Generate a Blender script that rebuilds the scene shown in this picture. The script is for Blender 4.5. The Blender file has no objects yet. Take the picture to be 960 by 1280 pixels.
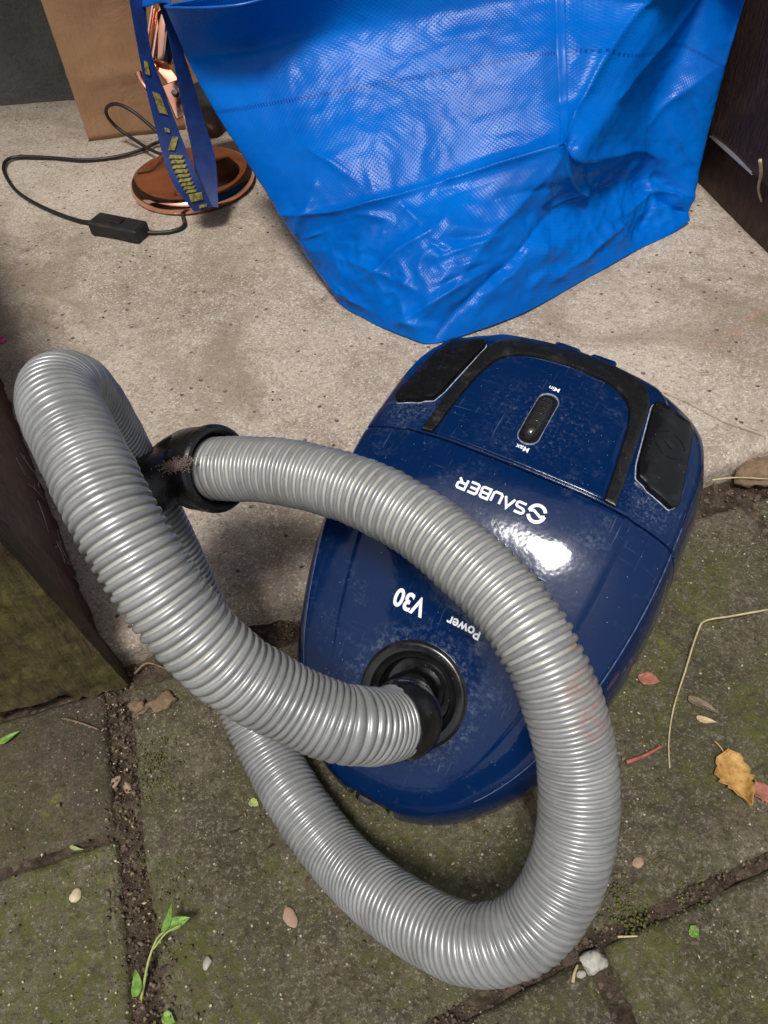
import bpy, bmesh, math, random
import numpy as np
from mathutils import Vector, Matrix, noise

random.seed(7)
rng = np.random.default_rng(7)
scene = bpy.context.scene
COL = scene.collection

# ------------------------------------------------------------------ camera
FPX, CX, CY, CAMH = 950.0, 480.0, 640.0, 0.55          # focal length in px of a 960 x 1280 frame
_d = np.array([65.0, 800.0, 950.0]); _d /= np.linalg.norm(_d)      # straight down, in camera axes
_Z = -_d
_f = np.array([0, 0, 1.0]); _Y = _f - _f.dot(_Z) * _Z; _Y /= np.linalg.norm(_Y)
_X = np.cross(_Y, _Z)
RC = np.array([_X, _Y, _Z])                              # camera axes -> world
CAM = np.array([0, 0, CAMH])


def ray(px, py):
    return RC @ np.array([(px - CX) / FPX, (py - CY) / FPX, 1.0])


def at(px, py, h=0.0):
    """world point at height h seen at that pixel"""
    v = ray(px, py)
    return CAM + (h - CAMH) / v[2] * v


def at_depth(px, py, dep):
    return CAM + dep * ray(px, py)


cam_data = bpy.data.cameras.new('camera')
cam = bpy.data.objects.new('camera', cam_data)
COL.objects.link(cam)
cam_data.sensor_fit = 'VERTICAL'
cam_data.sensor_height = 36.0
cam_data.sensor_width = 27.0
cam_data.lens = 36.0 * FPX / 1280.0
cam_data.clip_start = 0.02
cam_data.clip_end = 200
r_, dn_, fw_ = RC[:, 0], RC[:, 1], RC[:, 2]
cam.matrix_world = Matrix(((r_[0], -dn_[0], -fw_[0], 0), (r_[1], -dn_[1], -fw_[1], 0),
                           (r_[2], -dn_[2], -fw_[2], CAMH), (0, 0, 0, 1)))
scene.camera = cam

# ------------------------------------------------------------------ light
SUN_EL, SUN_AZ = 65.5, -162.0          # azimuth: compass-like, from +Y clockwise (towards +X)
world = bpy.data.worlds.new('World')
scene.world = world
world.use_nodes = True
wn = world.node_tree
for n in list(wn.nodes):
    wn.nodes.remove(n)
sky = wn.nodes.new('ShaderNodeTexSky'); sky.sky_type = 'NISHITA'; sky.sun_disc = False
sky.sun_elevation = math.radians(SUN_EL); sky.sun_rotation = math.radians(SUN_AZ)
sky.air_density = 1.0; sky.dust_density = 4.0; sky.ozone_density = 1.0
bgd = wn.nodes.new('ShaderNodeBackground'); bgd.inputs['Strength'].default_value = 0.052
wo = wn.nodes.new('ShaderNodeOutputWorld')
hsv = wn.nodes.new('ShaderNodeHueSaturation'); hsv.inputs['Saturation'].default_value = 0.3
wn.links.new(sky.outputs[0], hsv.inputs['Color'])
wn.links.new(hsv.outputs[0], bgd.inputs['Color']); wn.links.new(bgd.outputs[0], wo.inputs['Surface'])
sun_d = bpy.data.lights.new('sun', 'SUN'); sun_d.energy = 1.5; sun_d.angle = math.radians(13); sun_d.color = (1.0, 0.96, 0.91)
sun = bpy.data.objects.new('sun', sun_d); COL.objects.link(sun)
_az, _el = math.radians(SUN_AZ), math.radians(SUN_EL)
sdir = Vector((math.sin(_az) * math.cos(_el), math.cos(_az) * math.cos(_el), math.sin(_el)))
sun.rotation_euler = (-sdir).to_track_quat('-Z', 'Y').to_euler()
scene.view_settings.view_transform = 'Standard'
scene.view_settings.look = 'None'
scene.view_settings.gamma = 1.0
scene.view_settings.exposure = 1.05
scene.cycles.max_bounces = 6


# ------------------------------------------------------------------ helpers
def tag(o, label=None, cat=None, group=None, kind=None):
    for k, v in (('label', label), ('category', cat), ('group', group), ('kind', kind)):
        if v:
            o[k] = v
    return o


def empty(name, loc, label, cat, group=None, mw=None):
    o = bpy.data.objects.new(name, None)
    COL.objects.link(o)
    o.empty_display_size = 0.02
    if mw is not None:
        o.matrix_world = mw
    else:
        o.location = loc
    return tag(o, label, cat, group)


def mesh_obj(name, verts, faces, mat, parent=None, smooth=True, angle=35, local=False):
    """parented meshes are given in world coordinates unless local"""
    me = bpy.data.meshes.new(name)
    me.from_pydata([tuple(map(float, v)) for v in verts], [], faces)
    return link_mesh(name, me, mat, parent, smooth, angle, local)


def link_mesh(name, me, mat, parent=None, smooth=True, angle=35, local=False):
    bm = bmesh.new(); bm.from_mesh(me)
    bmesh.ops.recalc_face_normals(bm, faces=bm.faces[:])
    bm.to_mesh(me); bm.free()
    if smooth:
        me.polygons.foreach_set('use_smooth', [True] * len(me.polygons))
        if angle:
            me.set_sharp_from_angle(angle=math.radians(angle))
    me.materials.append(mat)
    o = bpy.data.objects.new(name, me)
    COL.objects.link(o)
    if parent is not None:
        o.parent = parent
        if not local:
            o.matrix_parent_inverse = parent_matrix(parent).inverted()
    return o


def parent_matrix(o):
    m = o.matrix_basis.copy()
    while o.parent is not None:
        m = o.parent.matrix_basis @ o.matrix_parent_inverse @ m if False else o.parent.matrix_basis @ (o.matrix_parent_inverse @ m)
        o = o.parent
    return m


class MB:
    """collects pieces into one mesh"""
    def __init__(self):
        self.v, self.f = [], []

    def add(self, v, f):
        o = len(self.v)
        self.v += [tuple(map(float, p)) for p in v]
        self.f += [tuple(i + o for i in q) for q in f]
        return self

    def box(self, c, ax, half, bev=0.0):
        """box by centre, 3x3 axes (rows), half sizes, chamfered edges"""
        c = np.array(c, float); ax = np.array(ax, float); h = np.array(half, float)
        b = min(bev, *(h * 0.9))
        vs, idx = [], {}
        for sx in (-1, 1):
            for sy in (-1, 1):
                for sz in (-1, 1):
                    s = np.array([sx, sy, sz])
                    for k in range(3):
                        q = s * (h - b); q[k] = s[k] * h[k]
                        idx[(sx, sy, sz, k)] = len(vs)
                        vs.append(c + q @ ax)
        fs = []
        for k in range(3):
            i, j = [(1, 2), (2, 0), (0, 1)][k]
            for s in (-1, 1):
                q = []
                for (a, d) in ((-1, -1), (1, -1), (1, 1), (-1, 1)):
                    t = [0, 0, 0]; t[k] = s; t[i] = a; t[j] = d
                    q.append(idx[(t[0], t[1], t[2], k)])
                fs.append(q)
        for k in range(3):
            i, j = [(1, 2), (2, 0), (0, 1)][k]
            for a in (-1, 1):
                for d in (-1, 1):
                    q = []
                    for s, m in ((-1, i), (1, i), (1, j), (-1, j)):
                        t = [0, 0, 0]; t[k] = s; t[i] = a; t[j] = d
                        q.append(idx[(t[0], t[1], t[2], m)])
                    fs.append(q)
        for sx in (-1, 1):
            for sy in (-1, 1):
                for sz in (-1, 1):
                    fs.append([idx[(sx, sy, sz, k)] for k in range(3)])
        return self.add(vs, fs)

    def tube(self, pts, rad, n=10, caps=True):
        pts = np.array(pts, float)
        rad = np.broadcast_to(np.array(rad, float), (len(pts),))
        T, N, B = frames(pts)
        a = np.linspace(0, 2 * np.pi, n, endpoint=False)
        ring = (pts[:, None, :] + rad[:, None, None] * (np.cos(a)[None, :, None] * N[:, None, :] + np.sin(a)[None, :, None] * B[:, None, :])).reshape(-1, 3)
        fs = grid_faces(len(pts), n, wrap=True)
        if caps:
            fs.append(tuple(range(n))[::-1]); fs.append(tuple((len(pts) - 1) * n + i for i in range(n)))
        return self.add(ring, fs)

    def lathe(self, prof, origin, axis, n=48):
        """profile of (radius, height along axis)"""
        ax = np.array(axis, float); ax /= np.linalg.norm(ax)
        u = np.cross(ax, [0.3, 0.9, 0.1]); u /= np.linalg.norm(u); w = np.cross(ax, u)
        a = np.linspace(0, 2 * np.pi, n, endpoint=False)
        vs = [np.array(origin) + ax * h + r * (np.cos(t) * u + np.sin(t) * w) for r, h in prof for t in a]
        return self.add(vs, grid_faces(len(prof), n, wrap=True))

    def build(self, name, mat, parent=None, **k):
        return mesh_obj(name, self.v, self.f, mat, parent, **k)


def frames(p):
    T = np.gradient(p, axis=0); T /= np.linalg.norm(T, axis=1)[:, None] + 1e-12
    N = np.zeros_like(T)
    r = np.array([0.1, 0.2, 1.0]) if abs(T[0][2]) < 0.9 else np.array([1.0, 0.1, 0.0])
    n = r - r.dot(T[0]) * T[0]
    for i in range(len(p)):
        n = n - n.dot(T[i]) * T[i]; n /= np.linalg.norm(n) + 1e-12
        N[i] = n
    return T, N, np.cross(T, N)


def grid_faces(r, c, wrap=False):
    f = []
    for i in range(r - 1):
        for j in range(c if wrap else c - 1):
            k = (j + 1) % c
            f.append((i * c + j, i * c + k, (i + 1) * c + k, (i + 1) * c + j))
    return f


def catmull(P, n=12, closed=False):
    P = np.array(P, float)
    out = []
    m = len(P)
    for i in range(m - 1):
        p0 = P[i - 1] if i > 0 else 2 * P[0] - P[1]
        p1, p2 = P[i], P[i + 1]
        p3 = P[i + 2] if i + 2 < m else 2 * P[-1] - P[-2]
        for t in np.linspace(0, 1, n, endpoint=False):
            out.append(0.5 * ((2 * p1) + (-p0 + p2) * t + (2 * p0 - 5 * p1 + 4 * p2 - p3) * t * t + (-p0 + 3 * p1 - 3 * p2 + p3) * t ** 3))
    out.append(P[-1])
    return np.array(out)


def pchip(xk, yk, x):
    xk = np.asarray(xk, float); yk = np.asarray(yk, float); h = np.diff(xk); dl = np.diff(yk) / h
    m = np.zeros_like(yk); m[0] = dl[0]; m[-1] = dl[-1]
    for i in range(1, len(xk) - 1):
        if dl[i - 1] * dl[i] > 0:
            w1 = 2 * h[i] + h[i - 1]; w2 = h[i] + 2 * h[i - 1]; m[i] = (w1 + w2) / (w1 / dl[i - 1] + w2 / dl[i])
    x = np.clip(np.asarray(x, float), xk[0], xk[-1]); i = np.clip(np.searchsorted(xk, x) - 1, 0, len(xk) - 2)
    t = (x - xk[i]) / h[i]
    return (1 + 2 * t) * (1 - t) ** 2 * yk[i] + t * (1 - t) ** 2 * h[i] * m[i] + t * t * (3 - 2 * t) * yk[i + 1] + t * t * (t - 1) * h[i] * m[i + 1]


# ------------------------------------------------------------------ materials
class G:
    """small node graph helper"""
    def __init__(self, name, coord='Object'):
        self.m = bpy.data.materials.new(name); self.m.use_nodes = True
        self.t = self.m.node_tree
        for n in list(self.t.nodes):
            self.t.nodes.remove(n)
        self.out = self.t.nodes.new('ShaderNodeOutputMaterial')
        self.p = self.t.nodes.new('ShaderNodeBsdfPrincipled')
        self.t.links.new(self.p.outputs[0], self.out.inputs['Surface'])
        self.tc = self.t.nodes.new('ShaderNodeTexCoord')
        self.co = self.tc.outputs[coord]

    def set(self, sock, v):
        if isinstance(v, bpy.types.NodeSocket):
            self.t.links.new(v, sock)
        elif v is not None:
            if hasattr(sock.default_value, '__len__') and len(sock.default_value) == 4 and len(v) == 3:
                v = (*v, 1)
            sock.default_value = v

    def pr(self, **k):
        names = dict(base='Base Color', rough='Roughness', metal='Metallic', coat='Coat Weight', coatr='Coat Roughness', spec='Specular IOR Level',
                     normal='Normal', sheen='Sheen Weight', sss='Subsurface Weight', trans='Transmission Weight')
        for a, v in k.items():
            self.set(self.p.inputs[names[a]], v)
        return self

    def noise(self, scale, detail=4, rough=0.55, vec=None, dist=0.0):
        n = self.t.nodes.new('ShaderNodeTexNoise')
        self.set(n.inputs['Vector'], vec or self.co)
        n.inputs['Scale'].default_value = scale; n.inputs['Detail'].default_value = detail; n.inputs['Roughness'].default_value = rough
        n.inputs['Distortion'].default_value = dist
        return n.outputs[0]

    def vor(self, scale, out='Distance', vec=None, feature='F1', rand=1.0):
        n = self.t.nodes.new('ShaderNodeTexVoronoi'); n.feature = feature
        self.set(n.inputs['Vector'], vec or self.co)
        n.inputs['Scale'].default_value = scale; n.inputs['Randomness'].default_value = rand
        return n.outputs[out]

    def wave(self, scale, dist=0.0, vec=None, axis='X', det=2, dscale=1.0):
        n = self.t.nodes.new('ShaderNodeTexWave'); n.bands_direction = axis
        self.set(n.inputs['Vector'], vec or self.co)
        n.inputs['Scale'].default_value = scale; n.inputs['Distortion'].default_value = dist
        n.inputs['Detail'].default_value = det; n.inputs['Detail Scale'].default_value = dscale
        return n.outputs[1]

    def scale(self, vec, s, rot=(0, 0, 0), loc=(0, 0, 0)):
        n = self.t.nodes.new('ShaderNodeMapping')
        self.set(n.inputs['Vector'], vec); n.inputs['Scale'].default_value = s; n.inputs['Rotation'].default_value = rot; n.inputs['Location'].default_value = loc
        return n.outputs[0]

    def ramp(self, v, lo, hi, a=0.0, b=1.0):
        n = self.t.nodes.new('ShaderNodeMapRange'); n.clamp = True; n.interpolation_type = 'SMOOTHSTEP'
        self.set(n.inputs['Value'], v)
        n.inputs['From Min'].default_value = lo; n.inputs['From Max'].default_value = hi
        n.inputs['To Min'].default_value = a; n.inputs['To Max'].default_value = b
        return n.outputs[0]

    def math(self, op, a, b=None):
        n = self.t.nodes.new('ShaderNodeMath'); n.operation = op
        self.set(n.inputs[0], a)
        if b is not None:
            self.set(n.inputs[1], b)
        return n.outputs[0]

    def mix(self, f, a, b, mode='MIX'):
        n = self.t.nodes.new('ShaderNodeMix'); n.data_type = 'RGBA'; n.blend_type = mode
        self.set(n.inputs[0], f); self.set(n.inputs[6], a); self.set(n.inputs[7], b)
        return n.outputs[2]

    def sep(self, v, k):
        n = self.t.nodes.new('ShaderNodeSeparateXYZ'); self.set(n.inputs[0], v)
        return n.outputs[k]

    def bump(self, h, strength=0.3, dist=0.001, normal=None):
        n = self.t.nodes.new('ShaderNodeBump'); n.inputs['Strength'].default_value = strength; n.inputs['Distance'].default_value = dist
        self.set(n.inputs['Height'], h)
        if normal is not None:
            self.set(n.inputs['Normal'], normal)
        return n.outputs[0]

    def near(self, p, r0, r1):
        """1 inside r0 of a point, 0 beyond r1"""
        n = self.t.nodes.new('ShaderNodeVectorMath'); n.operation = 'DISTANCE'
        self.set(n.inputs[0], self.co); n.inputs[1].default_value = tuple(map(float, p))
        return self.ramp(n.outputs['Value'], r0, r1, 1.0, 0.0)


def mat_plain(name, col, rough=0.6, var=0.25, scale=60, **k):
    g = G(name)
    v = g.ramp(g.noise(scale, 4), 0.3, 0.7)
    c2 = tuple(min(1, c * (1 + var)) for c in col); c1 = tuple(c * (1 - var) for c in col)
    g.pr(base=g.mix(v, c1, c2), rough=rough, **k)
    return g.m


def mat_vac_blue():
    g = G('glossy_navy_plastic')
    inl = g.math('MULTIPLY', g.near((0.0, 0.062, 0.079), 0.034, 0.056), g.ramp(g.noise(240, 6, 0.75), 0.46, 0.72, 0, 0.28))
    dust = g.math('MULTIPLY', g.ramp(g.noise(30, 7, 0.75), 0.50, 0.76, 0, 0.22), g.ramp(g.noise(260, 6, 0.8), 0.42, 0.68))
    specks = g.math('MULTIPLY', g.ramp(g.vor(330), 0.05, 0.11, 1, 0), g.ramp(g.sep(g.vor(330, 'Color'), 0), 0.84, 0.88))
    specks = g.math('MULTIPLY', specks, 0.75)
    scr1 = g.ramp(g.noise(1, 3, vec=g.scale(g.co, (700, 30, 60), (0, 0, 0.9)), dist=0.6), 0.64, 0.72)
    scr2 = g.ramp(g.noise(1, 3, vec=g.scale(g.co, (34, 900, 60), (0, 0, 0.25)), dist=0.8), 0.655, 0.73)
    scr = g.math('MULTIPLY', g.math('MAXIMUM', scr1, scr2), g.ramp(g.noise(14, 2), 0.42, 0.64, 0, 0.16))
    pads = None
    for s in (-1, 1):
        d = g.math('MULTIPLY', g.near((s * 0.086, 0.226, 0.152), 0.008, 0.028), g.ramp(g.noise(420, 6, 0.75), 0.46, 0.74, 0, 0.34))
        pads = d if pads is None else g.math('MAXIMUM', pads, d)
    slot = g.math('MULTIPLY', g.near((-0.001, 0.247, 0.166), 0.02, 0.05), g.ramp(g.noise(300, 6, 0.75), 0.5, 0.75, 0, 0.18))
    f = g.math('MAXIMUM', g.math('MAXIMUM', g.math('MAXIMUM', g.math('MAXIMUM', dust, inl), specks), scr), g.math('MAXIMUM', pads, slot))
    base = g.mix(f, (0.0014, 0.0135, 0.062), (0.34, 0.40, 0.50))
    rough = g.math('ADD', g.ramp(g.noise(25, 5, 0.6), 0.3, 0.75, 0.07, 0.17), g.math('MULTIPLY', f, 0.7))
    b = g.bump(g.noise(28, 4, 0.6), 0.13, 0.004)
    b = g.bump(g.math('ADD', scr, g.math('MULTIPLY', g.noise(900, 2), 0.08)), 0.10, 0.0003, b)
    g.pr(base=base, rough=rough, normal=b, spec=0.38)
    return g.m


def mat_black(name='black_plastic', rough=0.28, dust=0.12, col=(0.009, 0.009, 0.010)):
    g = G(name)
    d = g.ramp(g.noise(70, 6, 0.7), 0.5, 0.8, 0, dust)
    sp = g.math('MULTIPLY', g.ramp(g.vor(420), 0.06, 0.14, 1, 0), g.ramp(g.sep(g.vor(420, 'Color'), 1), 0.88, 0.92, 0, 0.6))
    f = g.math('MAXIMUM', d, sp)
    g.pr(base=g.mix(f, col, (0.32, 0.29, 0.26)), rough=g.math('ADD', g.ramp(g.noise(120, 4), 0.3, 0.7, rough - 0.06, rough + 0.1), f),
         normal=g.bump(g.noise(600, 3), 0.08, 0.0004))
    return g.m


def mat_hose(stain_pts):
    g = G('silver_grey_hose_plastic')
    v = g.ramp(g.noise(45, 5, 0.65), 0.3, 0.7)
    base = g.mix(v, (0.225, 0.232, 0.234), (0.32, 0.326, 0.326))
    an_ = g.t.nodes.new('ShaderNodeAttribute'); an_.attribute_name = 'membrane'
    base = g.mix(g.math('MULTIPLY', an_.outputs['Fac'], g.ramp(g.noise(70, 5, 0.7), 0.25, 0.6, 0.45, 0.95)), base, (0.50, 0.50, 0.46))
    grime = g.ramp(g.noise(130, 6, 0.7), 0.58, 0.75, 0, 0.35)
    base = g.mix(grime, base, (0.20, 0.19, 0.16))
    sp = g.math('MULTIPLY', g.ramp(g.vor(300), 0.05, 0.12, 1, 0), g.ramp(g.sep(g.vor(300, 'Color'), 0), 0.93, 0.95, 0, 0.8))
    base = g.mix(sp, base, (0.03, 0.028, 0.025))
    for p, r in stain_pts:
        base = g.mix(g.math('MULTIPLY', g.near(p, r * 0.3, r), g.ramp(g.noise(160, 4), 0.4, 0.6, 0, 0.5)), base, (0.40, 0.20, 0.165))
    g.pr(base=base, metal=0.3, rough=g.math('ADD', 0.31, g.math('MULTIPLY', grime, 0.5)), spec=0.5, normal=g.bump(g.noise(700, 3), 0.05, 0.0003))
    return g.m


def mat_bag():
    g = G('woven_blue_tarpaulin', 'UV')
    vec = g.scale(g.co, (1, 1, 1), (0, 0, math.radians(45)))
    w1 = g.wave(98, vec=vec, axis='X'); w2 = g.wave(98, vec=vec, axis='Y')
    weave = g.math('MULTIPLY', w1, w2)
    v = g.ramp(g.noise(9, 5, 0.6), 0.3, 0.7)
    base = g.mix(v, (0.0001, 0.088, 0.40), (0.0002, 0.126, 0.52))
    base = g.mix(g.math('MULTIPLY', weave, 0.25), base, (0.0006, 0.055, 0.33))
    seam = g.math('MULTIPLY', g.ramp(g.math('ABSOLUTE', g.math('SUBTRACT', g.sep(g.co, 1), 0.302)), 0.0015, 0.003, 1, 0), g.ramp(g.wave(110, axis='X'), 0.3, 0.6, 0, 0.7))
    base = g.mix(seam, base, (0.001, 0.03, 0.2))
    b = g.bump(weave, 0.15, 0.0009)
    b = g.bump(g.noise(30, 3, 0.5), 0.10, 0.006, b)
    b = g.bump(g.math('ABSOLUTE', g.math('SUBTRACT', g.noise(6, 2, 0.45), 0.5)), -0.25, 0.035, b)
    g.pr(base=base, rough=g.ramp(g.noise(30, 4), 0.3, 0.7, 0.21, 0.31), normal=b, spec=0.10)
    return g.m


def mat_slab():
    g = G('weathered_concrete')
    big = g.ramp(g.noise(5.5, 5, 0.6), 0.32, 0.68)
    base = g.mix(big, (0.27, 0.212, 0.165), (0.47, 0.39, 0.32))
    base = g.mix(g.ramp(g.noise(38, 6, 0.7), 0.4, 0.72, 0, 0.6), base, (0.43, 0.39, 0.325))
    gn = g.t.nodes.new('ShaderNodeVectorMath'); gn.operation = 'MULTIPLY_ADD'; nn = g.t.nodes.new('ShaderNodeTexNoise'); nn.inputs['Scale'].default_value = 420; g.set(nn.inputs['Vector'], g.co); g.set(gn.inputs[0], nn.outputs['Color']); gn.inputs[1].default_value = (0.004,) * 3; g.set(gn.inputs[2], g.co)
    grain = g.vor(620, 'Color', vec=gn.outputs[0])
    gv = g.sep(grain, 0)
    base = g.mix(g.ramp(g.noise(150, 5, 0.75), 0.5, 0.66, 0, 0.6), base, (0.185, 0.135, 0.10))
    base = g.mix(g.ramp(gv, 0.72, 0.95, 0, 0.7), base, (0.60, 0.56, 0.48))
    base = g.mix(g.ramp(gv, 0.22, 0.02, 0, 0.55), base, (0.15, 0.115, 0.085))
    pit = g.math('MULTIPLY', g.ramp(g.vor(85), 0.10, 0.2, 1, 0), g.ramp(g.sep(g.vor(85, 'Color'), 1), 0.74, 0.80))
    base = g.mix(g.math('MULTIPLY', pit, 0.8), base, (0.07, 0.055, 0.045))
    base = g.mix(g.ramp(g.noise(4.5, 6, 0.68, dist=1.2), 0.50, 0.68, 0, 0.6), base, (0.215, 0.165, 0.12))
    base = g.mix(g.ramp(g.noise(15, 7, 0.75, dist=0.6), 0.55, 0.72, 0, 0.5), base, (0.17, 0.13, 0.095))
    for px_, r_st in (((918, 412), 0.014), ((940, 398), 0.012), ((893, 428), 0.010), ((948, 388), 0.010)):
        base = g.mix(g.math('MULTIPLY', g.near(at(*px_, 0.03), r_st * 0.2, r_st), g.ramp(g.noise(170, 5, 0.7), 0.42, 0.62, 0, 0.5)), base, (0.42, 0.16, 0.085))
    oi = g.sep(g.co, 0)
    moss = g.math('MULTIPLY', g.ramp(oi, 0.28, 0.5), g.ramp(g.noise(26, 6, 0.7), 0.5, 0.66, 0, 0.55))
    base = g.mix(moss, base, (0.15, 0.14, 0.06))
    h = g.math('ADD', g.math('MULTIPLY', g.noise(260, 5, 0.7), 0.6), g.math('MULTIPLY', pit, -1.2))
    b = g.bump(h, 0.9, 0.0022)
    b = g.bump(g.noise(34, 6, 0.7), 0.5, 0.006, b)
    g.pr(base=base, rough=0.9, normal=b, spec=0.25)
    return g.m


def mat_stone(name, dark):
    g = G(name)
    big = g.ramp(g.noise(5, 7, 0.7, dist=0.8), 0.34, 0.64)
    if dark:
        base = g.mix(big, (0.030, 0.022, 0.016), (0.075, 0.055, 0.038))
    else:
        base = g.mix(big, (0.050, 0.041, 0.025), (0.115, 0.096, 0.062))
    gn = g.t.nodes.new('ShaderNodeVectorMath'); gn.operation = 'MULTIPLY_ADD'; nn = g.t.nodes.new('ShaderNodeTexNoise'); nn.inputs['Scale'].default_value = 380; g.set(nn.inputs['Vector'], g.co); g.set(gn.inputs[0], nn.outputs['Color']); gn.inputs[1].default_value = (0.005,) * 3; g.set(gn.inputs[2], g.co)
    gr = g.sep(g.vor(700, 'Color', vec=gn.outputs[0]), 0)
    base = g.mix(g.ramp(gr, 0.76, 0.96, 0, 0.25 if dark else 0.5), base, (0.26, 0.24, 0.18))
    base = g.mix(g.ramp(gr, 0.25, 0.03, 0, 0.65), base, (0.028, 0.022, 0.014))
    base = g.mix(g.ramp(g.noise(95, 6, 0.75), 0.46, 0.66, 0, 0.8), base, (0.034, 0.027, 0.014))
    base = g.mix(g.ramp(g.noise(230, 6, 0.8), 0.52, 0.66, 0, 0.55), base, (0.20, 0.18, 0.13) if not dark else (0.10, 0.08, 0.06))
    base = g.mix(g.ramp(g.noise(14, 5, 0.7, dist=0.6), 0.55, 0.7, 0, 0.55), base, (0.05, 0.033, 0.022))
    mo = g.ramp(g.noise(8, 7, 0.75, dist=0.5), 0.43, 0.61, 0, 0.4 if dark else 0.85)
    base = g.mix(g.math('MULTIPLY', mo, g.ramp(g.noise(160, 5, 0.7), 0.35, 0.6)), base, (0.070, 0.080, 0.012))
    mo2 = g.math('MULTIPLY', g.ramp(g.noise(11, 6, 0.7, vec=g.scale(g.co, (1, 1, 1), (0, 0, 0), (3, 7, 1))), 0.60, 0.70), g.ramp(g.noise(300, 4), 0.4, 0.6, 0, 0.8))
    base = g.mix(mo2, base, (0.15, 0.17, 0.015))
    wh = g.math('MULTIPLY', g.ramp(g.vor(110), 0.06, 0.13, 1, 0), g.ramp(g.sep(g.vor(110, 'Color'), 2), 0.82 if not dark else 0.9, 0.86 if not dark else 0.93))
    base = g.mix(g.math('MULTIPLY', wh, 0.8), base, (0.50, 0.45, 0.33))
    wh2 = g.math('MULTIPLY', g.ramp(g.vor(260), 0.08, 0.2, 1, 0), g.ramp(g.sep(g.vor(260, 'Color'), 2), 0.86, 0.9))
    base = g.mix(g.math('MULTIPLY', wh2, 0.7), base, (0.42, 0.38, 0.28))
    h = g.math('ADD', g.noise(240, 6, 0.72), g.math('MULTIPLY', wh, 0.5))
    b = g.bump(h, 0.8, 0.0022)
    b = g.bump(g.noise(45, 5, 0.65), 0.5, 0.005, b)
    g.pr(base=base, rough=g.ramp(g.noise(30, 4), 0.3, 0.7, 0.62, 0.9), normal=b, spec=0.35)
    return g.m


def mat_soil():
    g = G('damp_soil')
    base = g.mix(g.ramp(g.noise(60, 7, 0.75), 0.35, 0.68), (0.030, 0.021, 0.014), (0.120, 0.088, 0.062))
    base = g.mix(g.ramp(g.sep(g.vor(300, 'Color'), 0), 0.85, 0.97, 0, 0.6), base, (0.20, 0.15, 0.11))
    b = g.bump(g.noise(190, 6, 0.75), 1.0, 0.004)
    g.pr(base=base, rough=0.95, normal=b, spec=0.2)
    return g.m


def mat_wood(name, c1, c2, c3, axis=(40, 40, 5), rough=0.7, moss=None):
    g = G(name)
    st = g.noise(6, 6, 0.7, vec=g.scale(g.co, axis), dist=0.3)
    base = g.mix(g.ramp(st, 0.3, 0.7), c1, c2)
    base = g.mix(g.ramp(g.noise(24, 6, 0.7), 0.5, 0.72, 0, 0.8), base, c3)
    if moss:
        base = g.mix(g.math('MULTIPLY', g.ramp(g.noise(13, 6, 0.7), 0.42, 0.62), g.ramp(g.noise(210, 4), 0.35, 0.6, 0.2, 0.9)), base, moss)
    sp = g.math('MULTIPLY', g.ramp(g.vor(230), 0.05, 0.12, 1, 0), g.ramp(g.sep(g.vor(230, 'Color'), 0), 0.9, 0.94, 0, 0.7))
    base = g.mix(sp, base, (0.30, 0.27, 0.23))
    b = g.bump(st, 0.8, 0.004)
    b = g.bump(g.noise(150, 6, 0.75), 0.7, 0.0025, b)
    g.pr(base=base, rough=rough, normal=b, spec=0.4)
    return g.m


def mat_wall():
    g = G('grey_render')
    base = g.mix(g.ramp(g.noise(6, 6, 0.65), 0.3, 0.7), (0.105, 0.105, 0.098), (0.17, 0.168, 0.155))
    base = g.mix(g.ramp(g.noise(170, 5, 0.7), 0.5, 0.72, 0, 0.5), base, (0.06, 0.06, 0.055))
    b = g.bump(g.noise(110, 6, 0.8), 1.0, 0.009)
    g.pr(base=base, rough=0.95, normal=b, spec=0.2)
    return g.m


def mat_paper():
    g = G('brown_kraft_paper')
    base = g.mix(g.ramp(g.noise(9, 5, 0.6), 0.3, 0.7), (0.30, 0.170, 0.088), (0.38, 0.225, 0.122))
    base = g.mix(g.ramp(g.noise(1, 4, vec=g.scale(g.co, (400, 400, 25))), 0.45, 0.75, 0, 0.4), base, (0.25, 0.135, 0.066))
    b = g.bump(g.noise(22, 5, 0.6, dist=0.6), 0.35, 0.008)
    g.pr(base=base, rough=0.75, normal=b, spec=0.25)
    return g.m


def mat_copper(name='polished_copper', rough=0.12):
    g = G(name)
    g.pr(base=g.mix(g.ramp(g.noise(20, 4), 0.3, 0.7), (0.80, 0.39, 0.27), (0.88, 0.47, 0.34)), metal=1.0,
         rough=g.ramp(g.noise(60, 4), 0.3, 0.7, rough, rough + 0.1))
    return g.m


def mat_leaf(name, c1, c2, vein, rough=0.6, trans=0.0):
    g = G(name)
    base = g.mix(g.ramp(g.noise(90, 6, 0.7), 0.35, 0.68), c1, c2)
    base = g.mix(g.ramp(g.noise(420, 3), 0.58, 0.7, 0, 0.6), base, vein)
    g.pr(base=base, rough=rough, normal=g.bump(g.noise(300, 4), 0.5, 0.001))
    return g.m


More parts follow.
